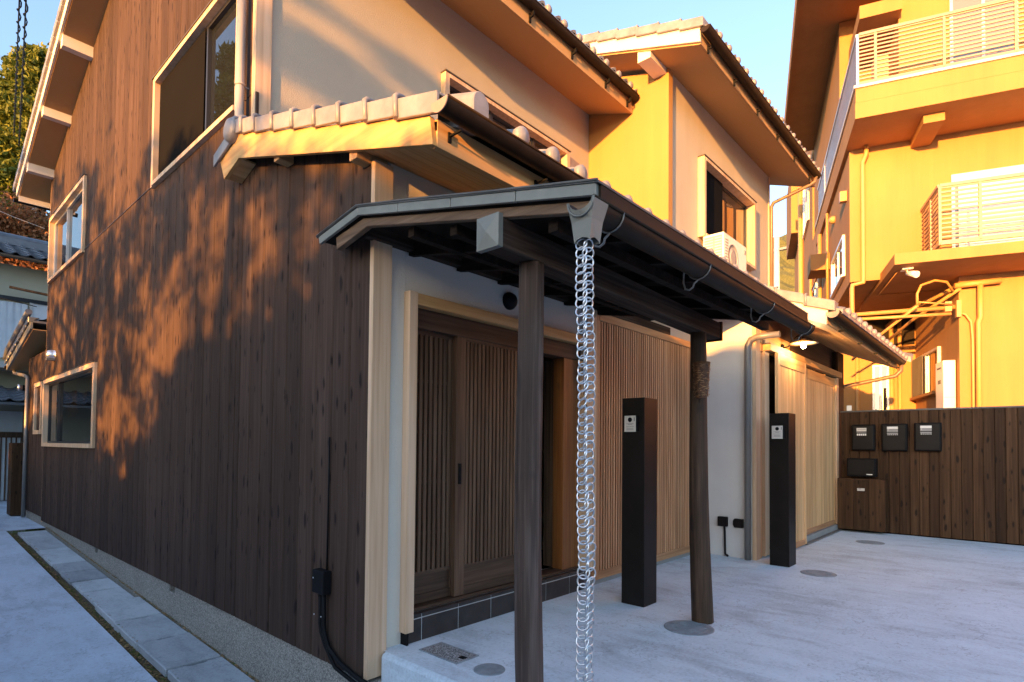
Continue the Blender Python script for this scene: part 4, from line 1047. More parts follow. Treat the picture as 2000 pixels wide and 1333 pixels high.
# ------------------------------------------------------------------ plank fence with meters
FX = 10.5
FN = thing('plank_fence', 'brown knotty plank fence with grey cap closing the right side of the driveway', 'fence', (FX, 0, 0))
y = 2.23
while y > -7:
    w_ = .128+random.uniform(-.012, .012); y2 = y-w_
    c = .006; o = MB(); P = []
    for z_ in (.02, 1.90):
        P += [(FX+.022, y2+.0015, z_), (FX+c, y2+.0015, z_), (FX, y2+c+.0015, z_), (FX, y-c-.0015, z_), (FX+c, y-.0015, z_), (FX+.022, y-.0015, z_)]
    o.poly(P, [(0, 1, 2, 3, 4, 5), (11, 10, 9, 8, 7, 6)]+[(i, i+6, (i+1) % 6+6, (i+1) % 6) for i in range(6)])
    o.build('plank', M_fence, FN); y = y2
box(FX-.012, FX+.05, -7, 2.235, 1.901, 1.925).build('cap', M_copper, FN, bev=.002)
box(FX+.024, FX+.045, -7, 2.23, .0, 1.9).build('gap_backing', M_void, FN)  # full black sheet behind the planks, darkens the gaps
def meter(y0, y1, z0, z1, label, style):
    t = thing('electric_meter', label, 'meter box', (FX, (y0+y1)/2, z0), group='black electric meter boxes on the fence')
    xo = FX-.11
    box(xo+.02, FX, y0, y1, z0, z1).build('case', M_black, t, bev=.012, seg=2)
    p = box(xo+.004, xo+.02, y0+.02, y1-.02, z0+.015, z1-.015).build('front_cover', M_blackm, t, bev=.008, seg=2)
    w_ = y1-y0; a, b = y0+w_*.34, y1-w_*.24
    if style == 0:
        box(xo, xo+.004, a, b, z1-.105, z1-.055).build('display', M_plate, p, bev=.003)
        box(xo-.001, xo+.0, a+.01, b-.01, z1-.083, z1-.078).build('printed_line', M_ink, p)
        box(xo, xo+.004, a, b, z1-.125, z1-.112).build('display', M_acgrey, p)
        for k in range(5):
            yy_ = a+(b-a)*(k+.12)/5
            box(xo, xo+.004, yy_, yy_+(b-a)*.15, z1-.175, z1-.145).build('digit_window', M_label, p)
    else:
        box(xo, xo+.004, a, b, z1-.082, z1-.045).build('display', M_label, p)
        box(xo, xo+.004, a, b, z1-.125, z1-.085).build('name_plate', M_acgrey, p)
        box(xo-.001, xo+.0, b-.022, b-.008, z1-.10, z1-.09).build('indicator', M_label, p)
        box(xo, xo+.004, a, b, z1-.158, z1-.138).build('name_plate', M_acgrey, p)
        for k in range(6):
            yy_ = a+(b-a)*(k+.12)/6
            box(xo, xo+.003, yy_, yy_+(b-a)*.1, z1-.174, z1-.165).build('digit_window', M_label, p)
meter(1.74, 2.06, 1.285, 1.695, 'leftmost black electric meter box on the fence, with five digit windows', 0)
meter(1.32, 1.655, 1.28, 1.70, 'middle black electric meter box on the fence', 1)
meter(.905, 1.235, 1.285, 1.708, 'rightmost black electric meter box on the fence', 1)
db = thing('delivery_box', 'black box with small white mark on the fence, just above the wooden cabinet', 'box', (FX, 1.9, .88))
box(FX-.20, FX, 1.715, 2.105, .875, 1.16).build('case', M_black, db, bev=.008, seg=2)
box(FX-.21, FX-.20, 1.735, 2.085, .90, 1.14).build('door', M_blackm, db, bev=.003)
box(FX-.212, FX-.2101, 1.755, 1.835, .905, .92).build('white_mark', M_label, db)
cbn = thing('wooden_cabinet', 'low brown plank cabinet with a small name plate at the foot of the fence', 'cabinet', (FX-.12, 1.9, 0))
for k in range(3):
    ya = 1.585+.213*k
    box(FX-.235, FX-.213, ya+.0015, ya+.2115, .045, .83).build('plank', M_fence, cbn, bev=.002)
box(FX-.212, FX-.002, 1.585, 2.224, .04, .825).build('body', M_fence, cbn)
box(FX-.239, FX-.2355, 1.855, 1.955, .655, .695).build('name_plate', M_plate, cbn)
box(FX-.2395, FX-.2391, 1.90, 1.94, .68, .688).build('printed_line', M_ink, cbn)
box(FX-.24, FX-.002, 1.58, 2.228, .826, .842).build('lid', M_fence, cbn)

# ------------------------------------------------------------------ air conditioner outdoor unit on the wing roof
ac = thing('outdoor_unit', 'white air conditioner outdoor unit standing on the tiled roof below the upper window', 'air conditioner', (8.5, 3.35, 3.8))
acb = box(8.062, 8.965, 3.19, 3.50, 3.83, 4.425).build('case', M_acwhite, ac, bev=.008, seg=2)
gr_ = MB()
for k in range(13):
    z_ = 3.86+k*.04; gr_.box(8.052, 8.0615, 3.22, 3.32, z_, z_+.02); gr_.box(8.052, 8.0615, 3.345, 3.47, z_, z_+.02)
gr_.build('side_grille', M_whpaint, acb)
box(8.059, 8.0615, 3.215, 3.475, 3.855, 4.385).build('coil', M_acgrey, acb)
gf = MB()
for k in range(12): gf.box(8.10+.008, 8.12+.10, 3.182, 3.1895, 3.87+k*.042, 3.875+k*.042)
gf.build('front_vent', M_acgrey, acb)
MB().lathe([(.20, 0), (.20, -.008), (.185, -.008), (.185, -.002), (.10, -.004), (.10, -.009), (.09, -.009)], (8.40, 3.19, 4.12), 28, 'Y').build('fan_guard', M_acgrey, acb)
box(8.86, 8.93, 3.184, 3.1895, 4.30, 4.36).build('name_plate', M_acgrey, acb)
box(8.12, 8.18, 3.16, 3.53, 3.48, 3.829).build('foot', M_steelw, ac); box(8.84, 8.90, 3.16, 3.53, 3.48, 3.829).build('foot', M_steelw, ac)

# ------------------------------------------------------------------ ochre apartment building (rotated 19 degrees)
AP = thing('apartment_building', 'ochre three storey apartment building with slatted white balconies on the right', 'apartment building', (12.55, 2.49, 0), rotz=R_(19), org=(0, 0, 0))
def ab(s0, s1, t0, t1, z0, z1): return MB().box(s0, s1, -t1, -t0, z0, z1)
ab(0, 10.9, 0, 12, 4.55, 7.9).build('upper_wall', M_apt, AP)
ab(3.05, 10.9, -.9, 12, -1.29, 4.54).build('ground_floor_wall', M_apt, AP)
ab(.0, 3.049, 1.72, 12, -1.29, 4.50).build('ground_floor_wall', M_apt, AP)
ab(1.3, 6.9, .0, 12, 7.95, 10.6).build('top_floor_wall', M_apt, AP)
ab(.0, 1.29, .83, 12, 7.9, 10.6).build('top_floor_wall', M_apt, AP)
ab(-1.3, 7.1, -.85, 14, 10.62, 10.85).build('roof_slab', M_apt, AP)
ab(-1.33, 7.1, -.90, -.85, 10.50, 10.90).build('roof_fascia', M_apt, AP)
ab(-1.33, -1.30, -.90, 14, 10.50, 10.90).build('roof_fascia', M_apt, AP)
ab(-.25, 1.1, .15, .84, 9.55, 9.8).build('beam_stub', M_apt, AP)
ab(.2, .5, .46, .7, 7.9, 9.0).build('boiler', M_aptpipe, AP)
# upper balcony slab wrapping the corner
ab(-1.2, 5.7, -.07, 9, 7.14, 7.42).build('balcony_slab', M_apt, AP, bev=.004)
ab(-1.19, 5.7, -.06, 9, 7.425, 7.68).build('balcony_upstand', M_apt, AP, bev=.004)
ab(-1.22, 5.7, -.09, 9, 7.682, 7.73).build('balcony_kerb', M_whpaint, AP)
def railing(s0, t0, s1, t1, z0, z1, n_, posts, mm, nm='railing'):
    d = Vector((s1-s0, t1-t0, 0)); L_ = d.length; d.normalize(); nrm = Vector((-d.y, d.x, 0))
    def bar(a, b, zc, hh, w_):
        p, q = Vector((s0, t0, 0))+d*a, Vector((s0, t0, 0))+d*b
        v = []
        for z_ in (zc-hh, zc+hh):
            for e, sgn in ((p, -1), (q, -1), (p, 1), (q, 1)):
                w__ = e+nrm*sgn*w_; v.append((w__.x, -w__.y, z_))
        return MB().hexa(v)
    rl_ = bar(0, L_, z1, .025, .03).build(nm, mm, AP)
    for k in range(n_):
        zc = z0+(z1-z0)*(k+.5)/n_
        bar(0, L_, zc, (z1-z0)/n_*.20, .010).build('slat', mm, rl_)
    bar(0, L_, z0, .02, .02).build('bottom_rail', mm, rl_)
    for a in posts:
        zc = (z0+z1)/2
        bar(a-.02, a+.02, zc, (z1-z0)/2, .02).build('post', mm, rl_)
    return rl_
railing(-1.15, 0.0, -1.15, 8.9, 7.76, 8.66, 13, [.25, 1.24, 2.2, 3.2, 4.2, 5.2], M_rail)
railing(-1.15, -.02, 5.4, -.02, 7.76, 8.66, 13, [.02, 5], M_alu)
for t0 in (1.0, 4.2): 
    MB().hexa([(-.9, -(t0+.31), 6.985), (0, -(t0+.31), 6.985), (-.9, -t0, 6.985), (0, -t0, 6.985), (-.9, -(t0+.31), 7.139), (0, -(t0+.31), 7.139), (-.9, -t0, 7.139), (0, -t0, 7.139)]).build('corbel', M_apt, AP)
    ab(-.92, -.0, t0, t0+.31, 6.97, 7.139).build('corbel', M_apt, AP) if False else None
# windows on the facade
def apwin(s, t0, t1, z0, z1, nm='window', mull=1, gl=None):
    f_ = ab(s-.03, s+.02, t0, t0+.05, z0, z1).build(nm, M_alu, AP)
    ab(s-.03, s+.02, t1-.05, t1, z0, z1).build('jamb', M_alu, f_)
    ab(s-.03, s+.02, t0+.05, t1-.05, z1-.05, z1).build('head', M_alu, f_); ab(s-.03, s+.02, t0+.05, t1-.05, z0, z0+.05).build('sill', M_alu, f_)
    ab(s-.008, s-.002, t0+.05, t1-.05, z0+.05, z1-.05).build('pane', gl or M_glassb, f_)
    for k in range(mull):
        tc = t0+(t1-t0)*(k+1)/(mull+1); ab(s-.028, s-.009, tc-.025, tc+.025, z0+.05, z1-.05).build('mullion', M_alu, f_)
    return f_
wv = apwin(-.001, 1.62, 3.5, 4.70, 6.36); ab(-.05, -.031, 1.66, 3.46, 6.20, 6.31).build('shutter_box', M_alu, wv)
ab(-.04, -.032, 1.72, 3.40, 4.75, 6.19).build('lace_curtain', M_label, wv)
apwin(-.001, 1.62, 2.62, 7.95, 9.75, mull=1); apwin(-.001, 4.3, 6.2, 7.95, 9.75)
# lower balcony
MB().prism([(-1.2, -.5), (-1.2, -9), (2.8, -9), (2.8, -.5)], 'Z', 4.475, 4.665).build('balcony_slab', M_apt, AP, bev=.004)
railing(-1.10, 1.17, -1.10, 8.9, 4.78, 5.77, 13, [.0, .55, 1.6, 2.6, 3.6, 4.6], M_rail)
railing(-1.10, 1.17, -.03, 1.17, 4.78, 5.77, 13, [.5], M_rail)
# pipes
def ap_tube(pts, r, nm='drain_pipe', m=None): return MB().tube([(s, -t, z) for s, t, z in pts], r, 10).build(nm, m or M_aptpipe, AP)
ap_tube([(-.10, .27, 7.14), (-.10, .27, 6.98), (-.08, .21, 6.82), (-.08, .21, 4.58), (-.08, .21, 4.50), (-.08, .03, 4.47), (-.08, .02, 4.40), (-.08, .02, 3.95), (-.05, .05, 3.90), (.0, 1.7, 3.92)], .042)
ap_tube([(-.08, .03, 3.80), (.0, 1.6, 3.80)], .03)
ap_tube([(-.12, 1.62, 4.28), (-.12, 2.30, 4.31)], .05)
ap_tube([(-.12, 2.00, 4.33), (-.12, 2.00, 3.68), (-.10, 1.975, 3.60), (-.08, 1.97, -1.2)], .045)
ap_tube([(-.12, 1.75, 4.30), (1.5, 1.3, 4.25), (3.0, 1.15, 4.2)], .04)
ap_tube([(-.12, 1.70, 4.22), (1.2, 1.25, 3.95), (2.9, .9, 3.6)], .03)
ap_tube([(-.06, 1.73, 3.79), (-.06, 1.80, 3.76), (-.06, 1.88, 3.62), (-.06, 1.90, 3.3), (-.06, 1.90, -1.2)], .022)
ap_tube([(-.3, 1.02, 3.95), (-.3, 1.02, 4.15), (-.3, 1.08, 4.30), (-.25, 1.3, 4.38), (-.15, 1.5, 4.36), (-.05, 1.62, 4.2)], .022)
ap_tube([(-.3, 1.02, 4.0), (-.1, 1.6, 3.95)], .014)
ap_tube([(-.3, 1.02, 3.93), (.6, .55, 3.55), (1.2, .2, 3.2)], .026)
ab(-.10, -.0, 1.66, 1.73, 3.72, 4.02).build('service_box', M_aptpipe, AP); ab(-.06, .0, 1.50, 1.60, 3.84, 4.02).build('service_box', M_aptpipe, AP)
ap_tube([(-.8, .62, 4.46), (.9, .62, 4.46), (.9, 1.6, 4.46)], .010)
for s_, z_ in ((3.0, 0),): 
    ap_tube([(2.99, 1.24, 4.3), (2.99, 1.24, -1.2)], .05); ap_tube([(2.99, 1.40, 4.3), (2.99, 1.40, -1.2)], .04); ap_tube([(2.99, .55, 4.3), (2.99, .55, -1.2)], .04)
# side wall details
def side_win(s0, s1, z0, z1):
    f_ = ab(s0, s0+.05, -.05, .02, z0, z1).build('side_window', M_alu, AP)
    ab(s1-.05, s1, -.05, .02, z0, z1).build('jamb', M_alu, f_); ab(s0+.05, s1-.05, -.05, .02, z1-.05, z1).build('head', M_alu, f_)
    ab(s0+.05, s1-.05, -.07, .02, z0, z0+.05).build('sill', M_alu, f_); ab(s0+.05, s1-.05, -.01, -.002, z0+.05, z1-.05).build('pane', M_glassb, f_)
    ab((s0+s1)/2-.02, (s0+s1)/2+.02, -.03, -.011, z0+.05, z1-.05).build('mullion', M_alu, f_)
side_win(.62, 2.5, 4.85, 5.70)
side_win(6.0, 7.4, 4.9, 6.2)
ab(3.2, 4.0, -.42, .0, 5.75, 6.15).build('vent_hood', M_apt, AP)
ab(.35, .48, -.12, .0, 6.3, 6.5).build('service_box', M_aptpipe, AP)
MB().lathe([(.08, 0), (.09, .06), (.04, .12)], (2.2, .0, 6.6), 12, 'Y').build('vent_cap', M_aptpipe, AP)
for s_ in (4.6, 7.2): ap_tube([(s_, -.08, 7.1), (s_, -.08, 3.0)], .05)
ap_tube([(11.2, -.08, 12.0), (11.2, -.08, 3.0)], .09)
ab(7.5, 12.5, .002, 10, 7.9, 12.8).build('stair_tower_wall', M_apt, AP)
ab(12.502, 16, -.33, 10, 9.95, 12.7).build('rear_upper_wall', M_apt, AP)
ab(10.9, 16, .004, 10, -1.29, 9.94).build('rear_wall', M_apt, AP)
side_win(8.6, 10.6, 9.0, 11.0)
ap_tube([(3.1, -.06, 7.1), (3.1, -.06, 4.9)], .03); ap_tube([(5.0, -.06, 6.2), (9.5, -.06, 6.3)], .025)
# window on the side face of the ground floor and the rear ground wall
f_ = ab(1.10, 1.16, 1.66, 1.719, 2.5, 3.38).build('window', M_alu, AP); ab(3.0, 3.045, 1.66, 1.719, 2.5, 3.38).build('jamb', M_alu, f_)
ab(1.16, 3.0, 1.66, 1.719, 3.33, 3.38).build('head', M_alu, f_); ab(1.10, 3.045, 1.60, 1.719, 2.44, 2.5).build('sill', M_apt, f_)
ab(1.16, 3.0, 1.70, 1.715, 2.5, 3.33).build('pane', M_glass, f_); ab(2.0, 2.05, 1.665, 1.699, 2.5, 3.33).build('mullion', M_alu, f_)
for k in range(9): ab(2.08+k*.1, 2.10+k*.1, 1.62, 1.64, 2.5, 3.36).build('guard_bar', M_shutter, f_)
apwin(3.048, .86, 1.20, 2.0, 3.3, mull=1, gl=M_glass); apwin(3.048, .33, .43, 1.9, 2.35, mull=0, gl=M_glass)
ab(3.0, 3.04, .2, 1.7, 3.75, 4.45).build('void_shade_sheet', M_indark, AP)  # flat dark sheet standing in for the shaded void below the balcony
wh = thing('water_heater', 'tall white water heater cabinet against the ochre wall above the fence', 'water heater', (12.9, .95, 1.0))
AP_M = Matrix.Translation((12.55, 2.49, 0)) @ Matrix.Rotation(R_(19), 4, 'Z')
def ap_world(mb):
    mb.v = [AP_M @ v for v in mb.v]; return mb
ap_world(ab(.15, .62, 1.51, 1.70, -1.2, 2.97)).build('case', M_acwhite, wh, bev=.006)
ap_world(ab(.145, .1495, 1.52, 1.69, 2.28, 2.285)).build('door_seam', M_acgrey, wh)
ap_world(ab(.30, .45, 1.503, 1.5095, 2.55, 2.62)).build('flue_slot', M_ink, wh)
ap_world(ab(.28, .50, 1.503, 1.5095, 2.83, 2.86)).build('flue_slot', M_ink, wh)
fl = thing('floodlight', 'small white floodlight under the lower ochre balcony', 'floodlight', tuple(AP_M @ Vector((-.9, -.75, 4.4))))
ap_world(ab(-.98, -.82, .66, .82, 4.44, 4.474)).build('mount', M_label, fl)
ap_world(MB().tube([(-.9, -.74, 4.44), (-.92, -.75, 4.38)], .015, 8)).build('arm', M_label, fl)
ap_world(MB().tube([(-.90, -.74, 4.385), (-.98, -.80, 4.35), (-1.06, -.85, 4.31)], .04, 14, taper=[.03, .05, .058])).build('lamp_head', M_label, fl)

# ------------------------------------------------------------------ neighbouring house beyond the lane
NH = thing('neighbour_house', 'old house with curtained window and dark tiled roofs at the lane end', 'house', (2.5, 20, -.25))
box(-6, 6, 20, 20.15, -.3, 6.0).build('wall', M_nbwall, NH)
slab_roof(-7, 7, [(19.35, 6.10), (23.0, 7.5)], .08).build('roof_deck', M_tiledk, NH)
tile_field(-7, 7, 19.35, 6.14, 21.2, 6.85).build('roof_tile_field', M_tiledk, NH, kind='stuff')
MB().box(-7, 7, 21.1, 21.4, 6.83, 7.02).tube([(-7, 21.25, 7.05), (7, 21.25, 7.05)], .12, 10).build('ridge_tile', M_tiledk, NH)
gutter(NH, -7, 7, 19.3, 6.08, .06, m=M_brpipe)
nw = box(.6, .68, 19.93, 19.999, 3.5, 5.05).build('window', M_alu, NH)
box(.6, 4.0, 19.93, 19.999, 5.05, 5.15).build('head', M_dkframe, nw); box(2.62, 2.70, 19.93, 19.999, 3.5, 5.05).build('mullion', M_alu, nw)
cu = MB(); nn = 90
for i in range(nn):
    xa, xb = .7+1.88*i/nn, .7+1.88*(i+1)/nn
    wa, wb = .03*math.sin(i*.9)+.02*math.sin(i*.33), .03*math.sin((i+1)*.9)+.02*math.sin((i+1)*.33)
    cu.poly([(xa, 19.93+wa, 3.5), (xb, 19.93+wb, 3.5), (xb, 19.95+wb*.6, 5.0), (xa, 19.95+wa*.6, 5.0)], [(0, 1, 2, 3)], True)
cu.build('curtain', M_curtain, nw); box(2.70, 4.0, 19.96, 19.99, 3.5, 5.05).build('shutter', M_curtain, nw)
box(2.6, 4.0, 19.92, 19.955, 4.2, 4.23).build('shutter_rail', M_alu, nw)
MB().tube([(2.15, 19.5, 5.30), (3.4, 19.5, 5.22)], .035, 8).build('laundry_pole', M_orpost, NH)
box(-2, 4.2, 19.0, 20, 3.15, 3.3).build('balcony_floor', M_alu, NH)
slab_roof(-2, 4.5, [(18.3, 2.25), (20, 2.7)], .06).build('lower_roof', M_tiledk, NH)
tile_field(-2, 4.5, 18.3, 2.29, 20, 2.74).build('roof_tile_field', M_tiledk, NH, kind='stuff')
dd = box(1.2, 1.3, 19.9, 19.99, -.25, 2.1).build('lattice_door', M_dkdoor, NH)
box(1.3, 3.4, 19.96, 19.99, -.25, 2.1).build('backing', M_curtain, dd)
for k in range(20): box(1.32+k*.1, 1.35+k*.1, 19.92, 19.955, -.25, 1.4).build('slat', M_dkdoor, dd)
box(1.2, 3.4, 19.9, 19.95, 1.4, 1.55).build('rail', M_dkdoor, dd)
box(2.55, 2.7, 19.6, 19.9, -.25, 2.3).build('door_post', M_dkdoor, NH)
bx = box(1.86, 2.26, 15.72, 16.2, -.245, 1.27).build('timber_screen', M_fence); top(bx, 'dark timber equipment screen standing beside the grey downpipe at the lane end', 'screen')

# ------------------------------------------------------------------ trees
def crown(mb, c, rad, n_, s0, s1, seedv=None):
    for i in range(n_):
        while True:
            p = Vector((random.uniform(-1, 1), random.uniform(-1, 1), random.uniform(-1, 1)))
            if .15 < p.length < 1: break
        q = Vector(c)+Vector((p.x*rad[0], p.y*rad[1], p.z*rad[2]))
        s_ = random.uniform(s0, s1); a = Vector((random.gauss(0, 1), random.gauss(0, 1), random.gauss(0, 1))).normalized()
        b = a.cross(Vector((random.gauss(0, 1), random.gauss(0, 1), random.gauss(0, 1)))).normalized()
        mb.v += [q-a*s_, q+b*s_*.45, q+a*s_, q-b*s_*.45]; k = len(mb.v); mb.f.append([k-4, k-3, k-2, k-1]); mb.sm.append(False)
def tree(name, label, x, y_, z0, h, r0, clumps, leafm, trunk_r=.25, leaf_n=60, ls=(.08, .2), group=None, limbs=8):
    t = thing(name, label, 'tree', (x, y_, z0), group=group)
    tr = MB(); tr.tube([(x, y_, z0), (x+.1, y_, z0+h*.35), (x-.05, y_+.1, z0+h*.7), (x, y_, z0+h*.95)], trunk_r, 10, taper=[trunk_r, trunk_r*.75, trunk_r*.45, trunk_r*.1])
    for k in range(limbs):
        c = random.choice(clumps)[0]; zb = z0+h*random.uniform(.3, .75)
        zb = min(zb, c[2]); tr.tube([(x, y_, zb), ((x+c[0])/2, (y_+c[1])/2, (zb+c[2])/2+.2), c], .05, 6, taper=[trunk_r*.35, trunk_r*.2, .02])
    tr.build('trunk', M_bark, t)
    cm = MB()
    for c, r in clumps: crown(cm, c, r, int(leaf_n), *ls)
    cm.build('crown', leafm, t); return t
random.seed(21)
def cone_clumps(x, y_, z0, z1, rmax, n_, squash=.6):
    out = []
    for i in range(n_):
        f_ = random.random()**.8; z_ = z0+(z1-z0)*f_; r = rmax*(1-f_)**.7*random.uniform(.45, 1.05)+.3; a = random.uniform(0, 6.283)
        q = random.uniform(.7, 1.5)
        out.append(((x+math.cos(a)*r, y_+math.sin(a)*r, z_), (q, q, q*squash)))
    return out
tree('cedar_tree', 'tall bushy cedar tree rising behind the neighbouring roof at the upper left', 5.9, 42, 0, 23, 0, cone_clumps(5.9, 42, 8, 23.4, 4.4, 260), M_cedarleaf, .4, 330, (.10, .22), limbs=14)
tree('pine_tree', 'smaller dark pine at the far left edge beside the tall cedar', 2.6, 45, 0, 21, 0, cone_clumps(2.6, 45, 10, 21.5, 2.6, 70), M_cedarleaf, .3, 300, (.10, .2), limbs=8)
tree('autumn_tree', 'low russet autumn tree above the neighbouring roof, below the cedar', 4.6, 40, 0, 13, 0, [((4.8+random.uniform(-3.5, 2.5), 38+random.uniform(-1, 1), 11+random.uniform(-1.5, 2.3)), (1.1, 1.1, .8)) for _ in range(45)], M_orleaf, .25, 260, (.07, .15))
# out of frame trees that the windows mirror
tree('maple_tree', 'leafy tree across the lane mirrored in the large upper window', -9.6, 33, 0, 24, 0, cone_clumps(-9.6, 33, 5, 23.5, 4.6, 150), M_cedarleaf, .35, 220, (.12, .26), limbs=10)
# trees and hedge west of the lane that shade the plank wall
PX = -12.0
def wallpt(yw, zw, dx=0): d = (2.05-(PX+dx)); return (PX+dx, yw-.20*d, zw+.083*d)
hg = MB()
def shade_clump(mb, yw, zw, ry, rz, n_, s0=.05, s1=.13, dx=0):
    c = wallpt(yw, zw, dx); crown(mb, c, (.5, ry, rz), n_, s0, s1)
random.seed(5)
def trunk_branch(mb, pts, tp): mb.tube(pts, .1, 7, taper=tp)
T1 = thing('broadleaf_tree', 'broad tree west of the lane whose crown dapples the plank wall', 'tree', (PX, 7, -.8))
c1 = MB()
# dense crown band, ragged top, holes kept where the wall glows
HOLES = [(6.85, 2.5, .48, .45), (7.55, 2.3, .45, .42), (7.2, 2.85, .3, .25), (6.6, 3.1, .22, .22), (8.9, 1.75, .6, .33), (8.15, 1.5, .45, .25), (9.7, 1.6, .3, .25), (9.3, 4.9, .4, .7), (9.0, 4.3, .3, .35), (7.9, 4.0, .25, .25), (12.3, 2.95, .3, .45), (13.0, 2.8, .2, .4), (11.2, 2.9, .25, .2), (5.5, 2.85, .22, .3), (5.5, 3.35, .25, .2), (4.6, 3.05, .22, .3), (6.1, 3.6, .25, .25), (3.8, 2.75, .2, .25)]
def free(yw, zw, k=1.0):
    for hy, hz, ry, rz in HOLES:
        if ((yw-hy)/ry)**2+((zw-hz)/rz)**2 < k: return False
    return True
def topz(yw): return 4.35+max(0, yw-8.5)*.42+.35*math.sin(yw*1.9)+.22*math.sin(yw*5.1)
cnt = 0
while cnt < 1150:
    yw = random.uniform(6.4, 17.2); zw = random.uniform(1.1, topz(yw))
    if not free(yw, zw, 1.15 if random.random() < .93 else .25): continue
    shade_clump(c1, yw, zw, .20, .17, 46, .03, .08, dx=random.uniform(-1.2, 1.2)); cnt += 1
for i in range(150):
    hy, hz, ry, rz = random.choice(HOLES); shade_clump(c1, random.gauss(hy, ry*.6), random.gauss(hz, rz*.6), 0.09, .09, 16, .025, .06, dx=random.uniform(-1, 1))
c1.build('crown', M_green, T1)
t1 = MB(); w0 = wallpt(11.2, 0); t1.tube([(w0[0], w0[1], -.8), (w0[0], w0[1]-.1, 3.5), (w0[0], w0[1]-.8, 6.5)], .2, 10, taper=[.26, .2, .08])
for k in range(9):
    e = wallpt(random.uniform(7.4, 14), random.uniform(3.4, 5)); t1.tube([(w0[0], w0[1]-.1, random.uniform(2.8, 4.5)), e], .05, 6, taper=[.07, .02])
t1.build('trunk', M_bark, T1)
T2 = thing('slender_tree', 'slender tree west of the lane shading the corner of the plank house', 'tree', (PX-1, 2, -.8))
c2 = MB()
cnt = 0
while cnt < 430:
    yw = random.uniform(3.0, 7.0); zw = random.uniform(1.9, 3.0+(yw-3)*.42)
    if not free(yw, zw, 1.1): continue
    shade_clump(c2, yw, zw, .17, .15, 24, .03, .07, dx=-1+random.uniform(-1, 1)); cnt += 1
# sparse twigs higher up: streaks on the upper stucco wall
for i in range(46):
    xw = random.uniform(2.1, 6.2); zw = random.uniform(3.9, 5.6)-(xw-2.1)*.12
    d_ = xw-PX+random.uniform(-.8, .8); c = (xw-d_, 4.82-.2*d_, zw+.083*d_); crown(c2, c, (.4, .11, .15), 75, .03, .08)
c2.build('crown', M_green, T2)
t2 = MB(); w0 = wallpt(5.4, 0, -1); t2.tube([(w0[0], w0[1], -.8), (w0[0], w0[1]+.1, 3), (w0[0], w0[1]-.6, 7.4)], .12, 8, taper=[.15, .11, .03])
t2.build('trunk', M_bark, T2)
hd_ = MB()
for i in range(1700):
    y_ = random.uniform(-14, 13)
    yw = y_+2.95
    ht = (3.97 if yw < -.3 else 4.02 if yw < 1.3 else 4.0 if yw < 3.8 else 3.35) if yw < 6.3 else (2.25 if yw < 10.3 else 2.9)  # unseen hedge, its top shaped by the shade wanted on the walls
    am = .25 if y_ < .9 else 1; ht += am*(.18*math.sin(y_*1.9)+.1*math.sin(y_*4.3))
    crown(hd_, (PX+random.uniform(-.6, .6), y_, random.uniform(-.6, 1)**1*(ht-.18) if random.random() < .6 else ht-random.uniform(.18, .8)), (.5, .45, .35), 34, .10, .2)
hd_.build('shade_hedge', M_green, None)
top(bpy.data.objects['shade_hedge'], 'unseen hedge west of the lane, its top shaped for the shade on the houses', 'hedge')
WH = thing('lane_house', 'low house behind the hedge on the west side of the lane', 'house', (-20, -2, -.8))
box(-24, -17, -17, 1.5, -.8, 3.6).build('wall', M_nbwall, WH)
MB().prism([(-17.5, 3.5), (2.0, 3.5), (2.0, 3.6), (-17.5, 3.6)], 'X', -24.6, -16.4).build('eave', M_tiledk, WH)
MB().prism([(-24.5, 3.61), (-16.4, 3.61), (-20.4, 4.15)], 'Y', -17.5, 2.0).build('roof', M_tiledk, WH)

BH = thing('added_dark_house', 'unseen dark house added west of the lane to shade the neighbour and darken reflections', 'house', (-6, 18, -.5))  # unseen house, added to shade the neighbour and darken the low window's reflection
box(-10, -2.7, 16.4, 26, -1.2, 6.2).build('wall', M_shutter, BH)
slab_roof(-10.4, -2.3, [(16.0, 6.2), (21, 8.0), (26.4, 6.2)], .12).build('roof', M_tiledk, BH)
for k in range(12): box(-2.698, -2.66, 17+.7*k, 17.05+.7*k, -.8, 2.2).build('lattice_bar', M_alu, BH)
GW = thing('added_shade_wall', 'unseen wall added along the west edge of the lane to darken the lower planks', 'wall', (-2.3, 8, -.9))  # unseen wall, added to keep low sky light off the lower planks
box(-2.45, -2.30, -1, 18, -1.2, 1.08).build('wall', M_shutter, GW)
box(-2.53, -2.22, -1, 18, 1.085, 1.15).build('coping', M_tiledk, GW)

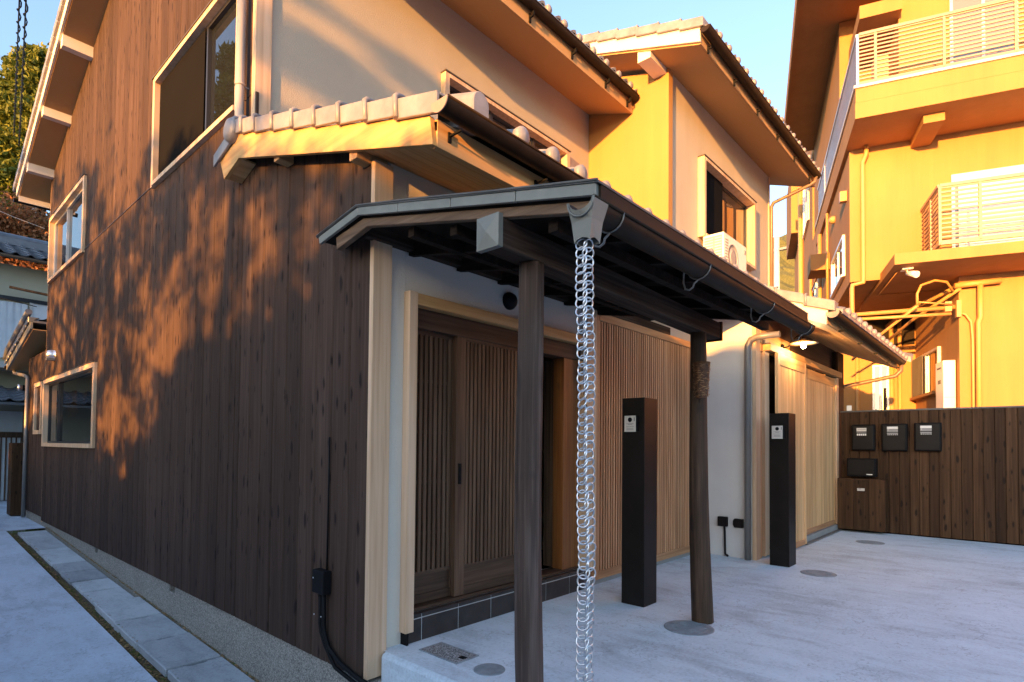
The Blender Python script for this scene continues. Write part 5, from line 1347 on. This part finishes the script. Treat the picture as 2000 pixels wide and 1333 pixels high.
# ------------------------------------------------------------------ far hill, poles and wires
hl = MB(); nx, ny = 130, 70
for j in range(ny+1):
    for i in range(nx+1):
        x = 200+i*3.7; y_ = -60+j*5.2
        h = 142*math.exp(-((x-400)/130)**2-((y_-115)/95)**2)+6*math.sin(x*.05)*math.cos(y_*.06)+random.uniform(-2.6, 2.6)
        hl.v.append(Vector((x, y_, h-4)))
for j in range(ny):
    for i in range(nx): a = j*(nx+1)+i; hl.f.append([a, a+1, a+nx+2, a+nx+1]); hl.sm.append(False)
struct(hl, 'wooded_hill', M_hill)
up_ = thing('utility_pole', 'pale concrete utility pole between the stucco house and the ochre building', 'utility pole', (39.2, 12, 0))
MB().tube([(39.2, 12, -1.3), (39.2, 12, 15.3)], .2, 10, taper=[.24, .17]).build('pole', M_whpaint, up_)
box(39.1, 39.3, 11.3, 12.7, 14.3, 14.45).build('crossarm', M_steelw, up_)
wr = MB()
def wire(mb, a, b, sag, r=.008, n_=14):
    a, b = Vector(a), Vector(b)
    mb.tube([a.lerp(b, i/n_)-Vector((0, 0, sag*4*(i/n_)*(1-i/n_))) for i in range(n_+1)], r, 5)
for k, (a, b, sg, lab) in enumerate((
        ((3.95, 36, 16.0), (1.28, 11.5, 8.6), .05, 'black twisted service cable rising at the far left edge of the sky, left strand'),
        ((4.15, 36, 15.6), (1.36, 11.5, 8.6), .05, 'black twisted service cable rising at the far left edge of the sky, right strand'),
        ((2.0, 13.8, 5.35), (.6, 30, 11.5), .2, 'thin wire running from the house corner up across the cedar tree'),
        ((2.0, 14.4, 3.95), (-3, 18.5, 5.8), .1, 'thin wire crossing the pale neighbouring wall'),
        ((11.2, 4.2, 5.7), (39.2, 12, 14.4), .5, 'thin wire from the stucco house to the pale utility pole, upper'),
        ((11.2, 4.2, 4.8), (39.2, 12, 12.4), .5, 'thin wire from the stucco house to the pale utility pole, lower'))):
    w_ = MB(); wire(w_, a, b, sg, .014 if k < 2 else .007)
    if k < 2:
        A_, B_ = Vector(a), Vector(b); L_ = (B_-A_).length
        w_.tube([A_.lerp(B_, i/160)-Vector((0, 0, sg*4*(i/160)*(1-i/160)))+Vector((.03*math.cos(i*1.1), 0, .03*math.sin(i*1.1))) for i in range(161)], .012, 5)
    top(w_.build('overhead_wire', M_black if k != 2 and k < 4 else M_steelw), lab, 'wire', 'overhead wires')
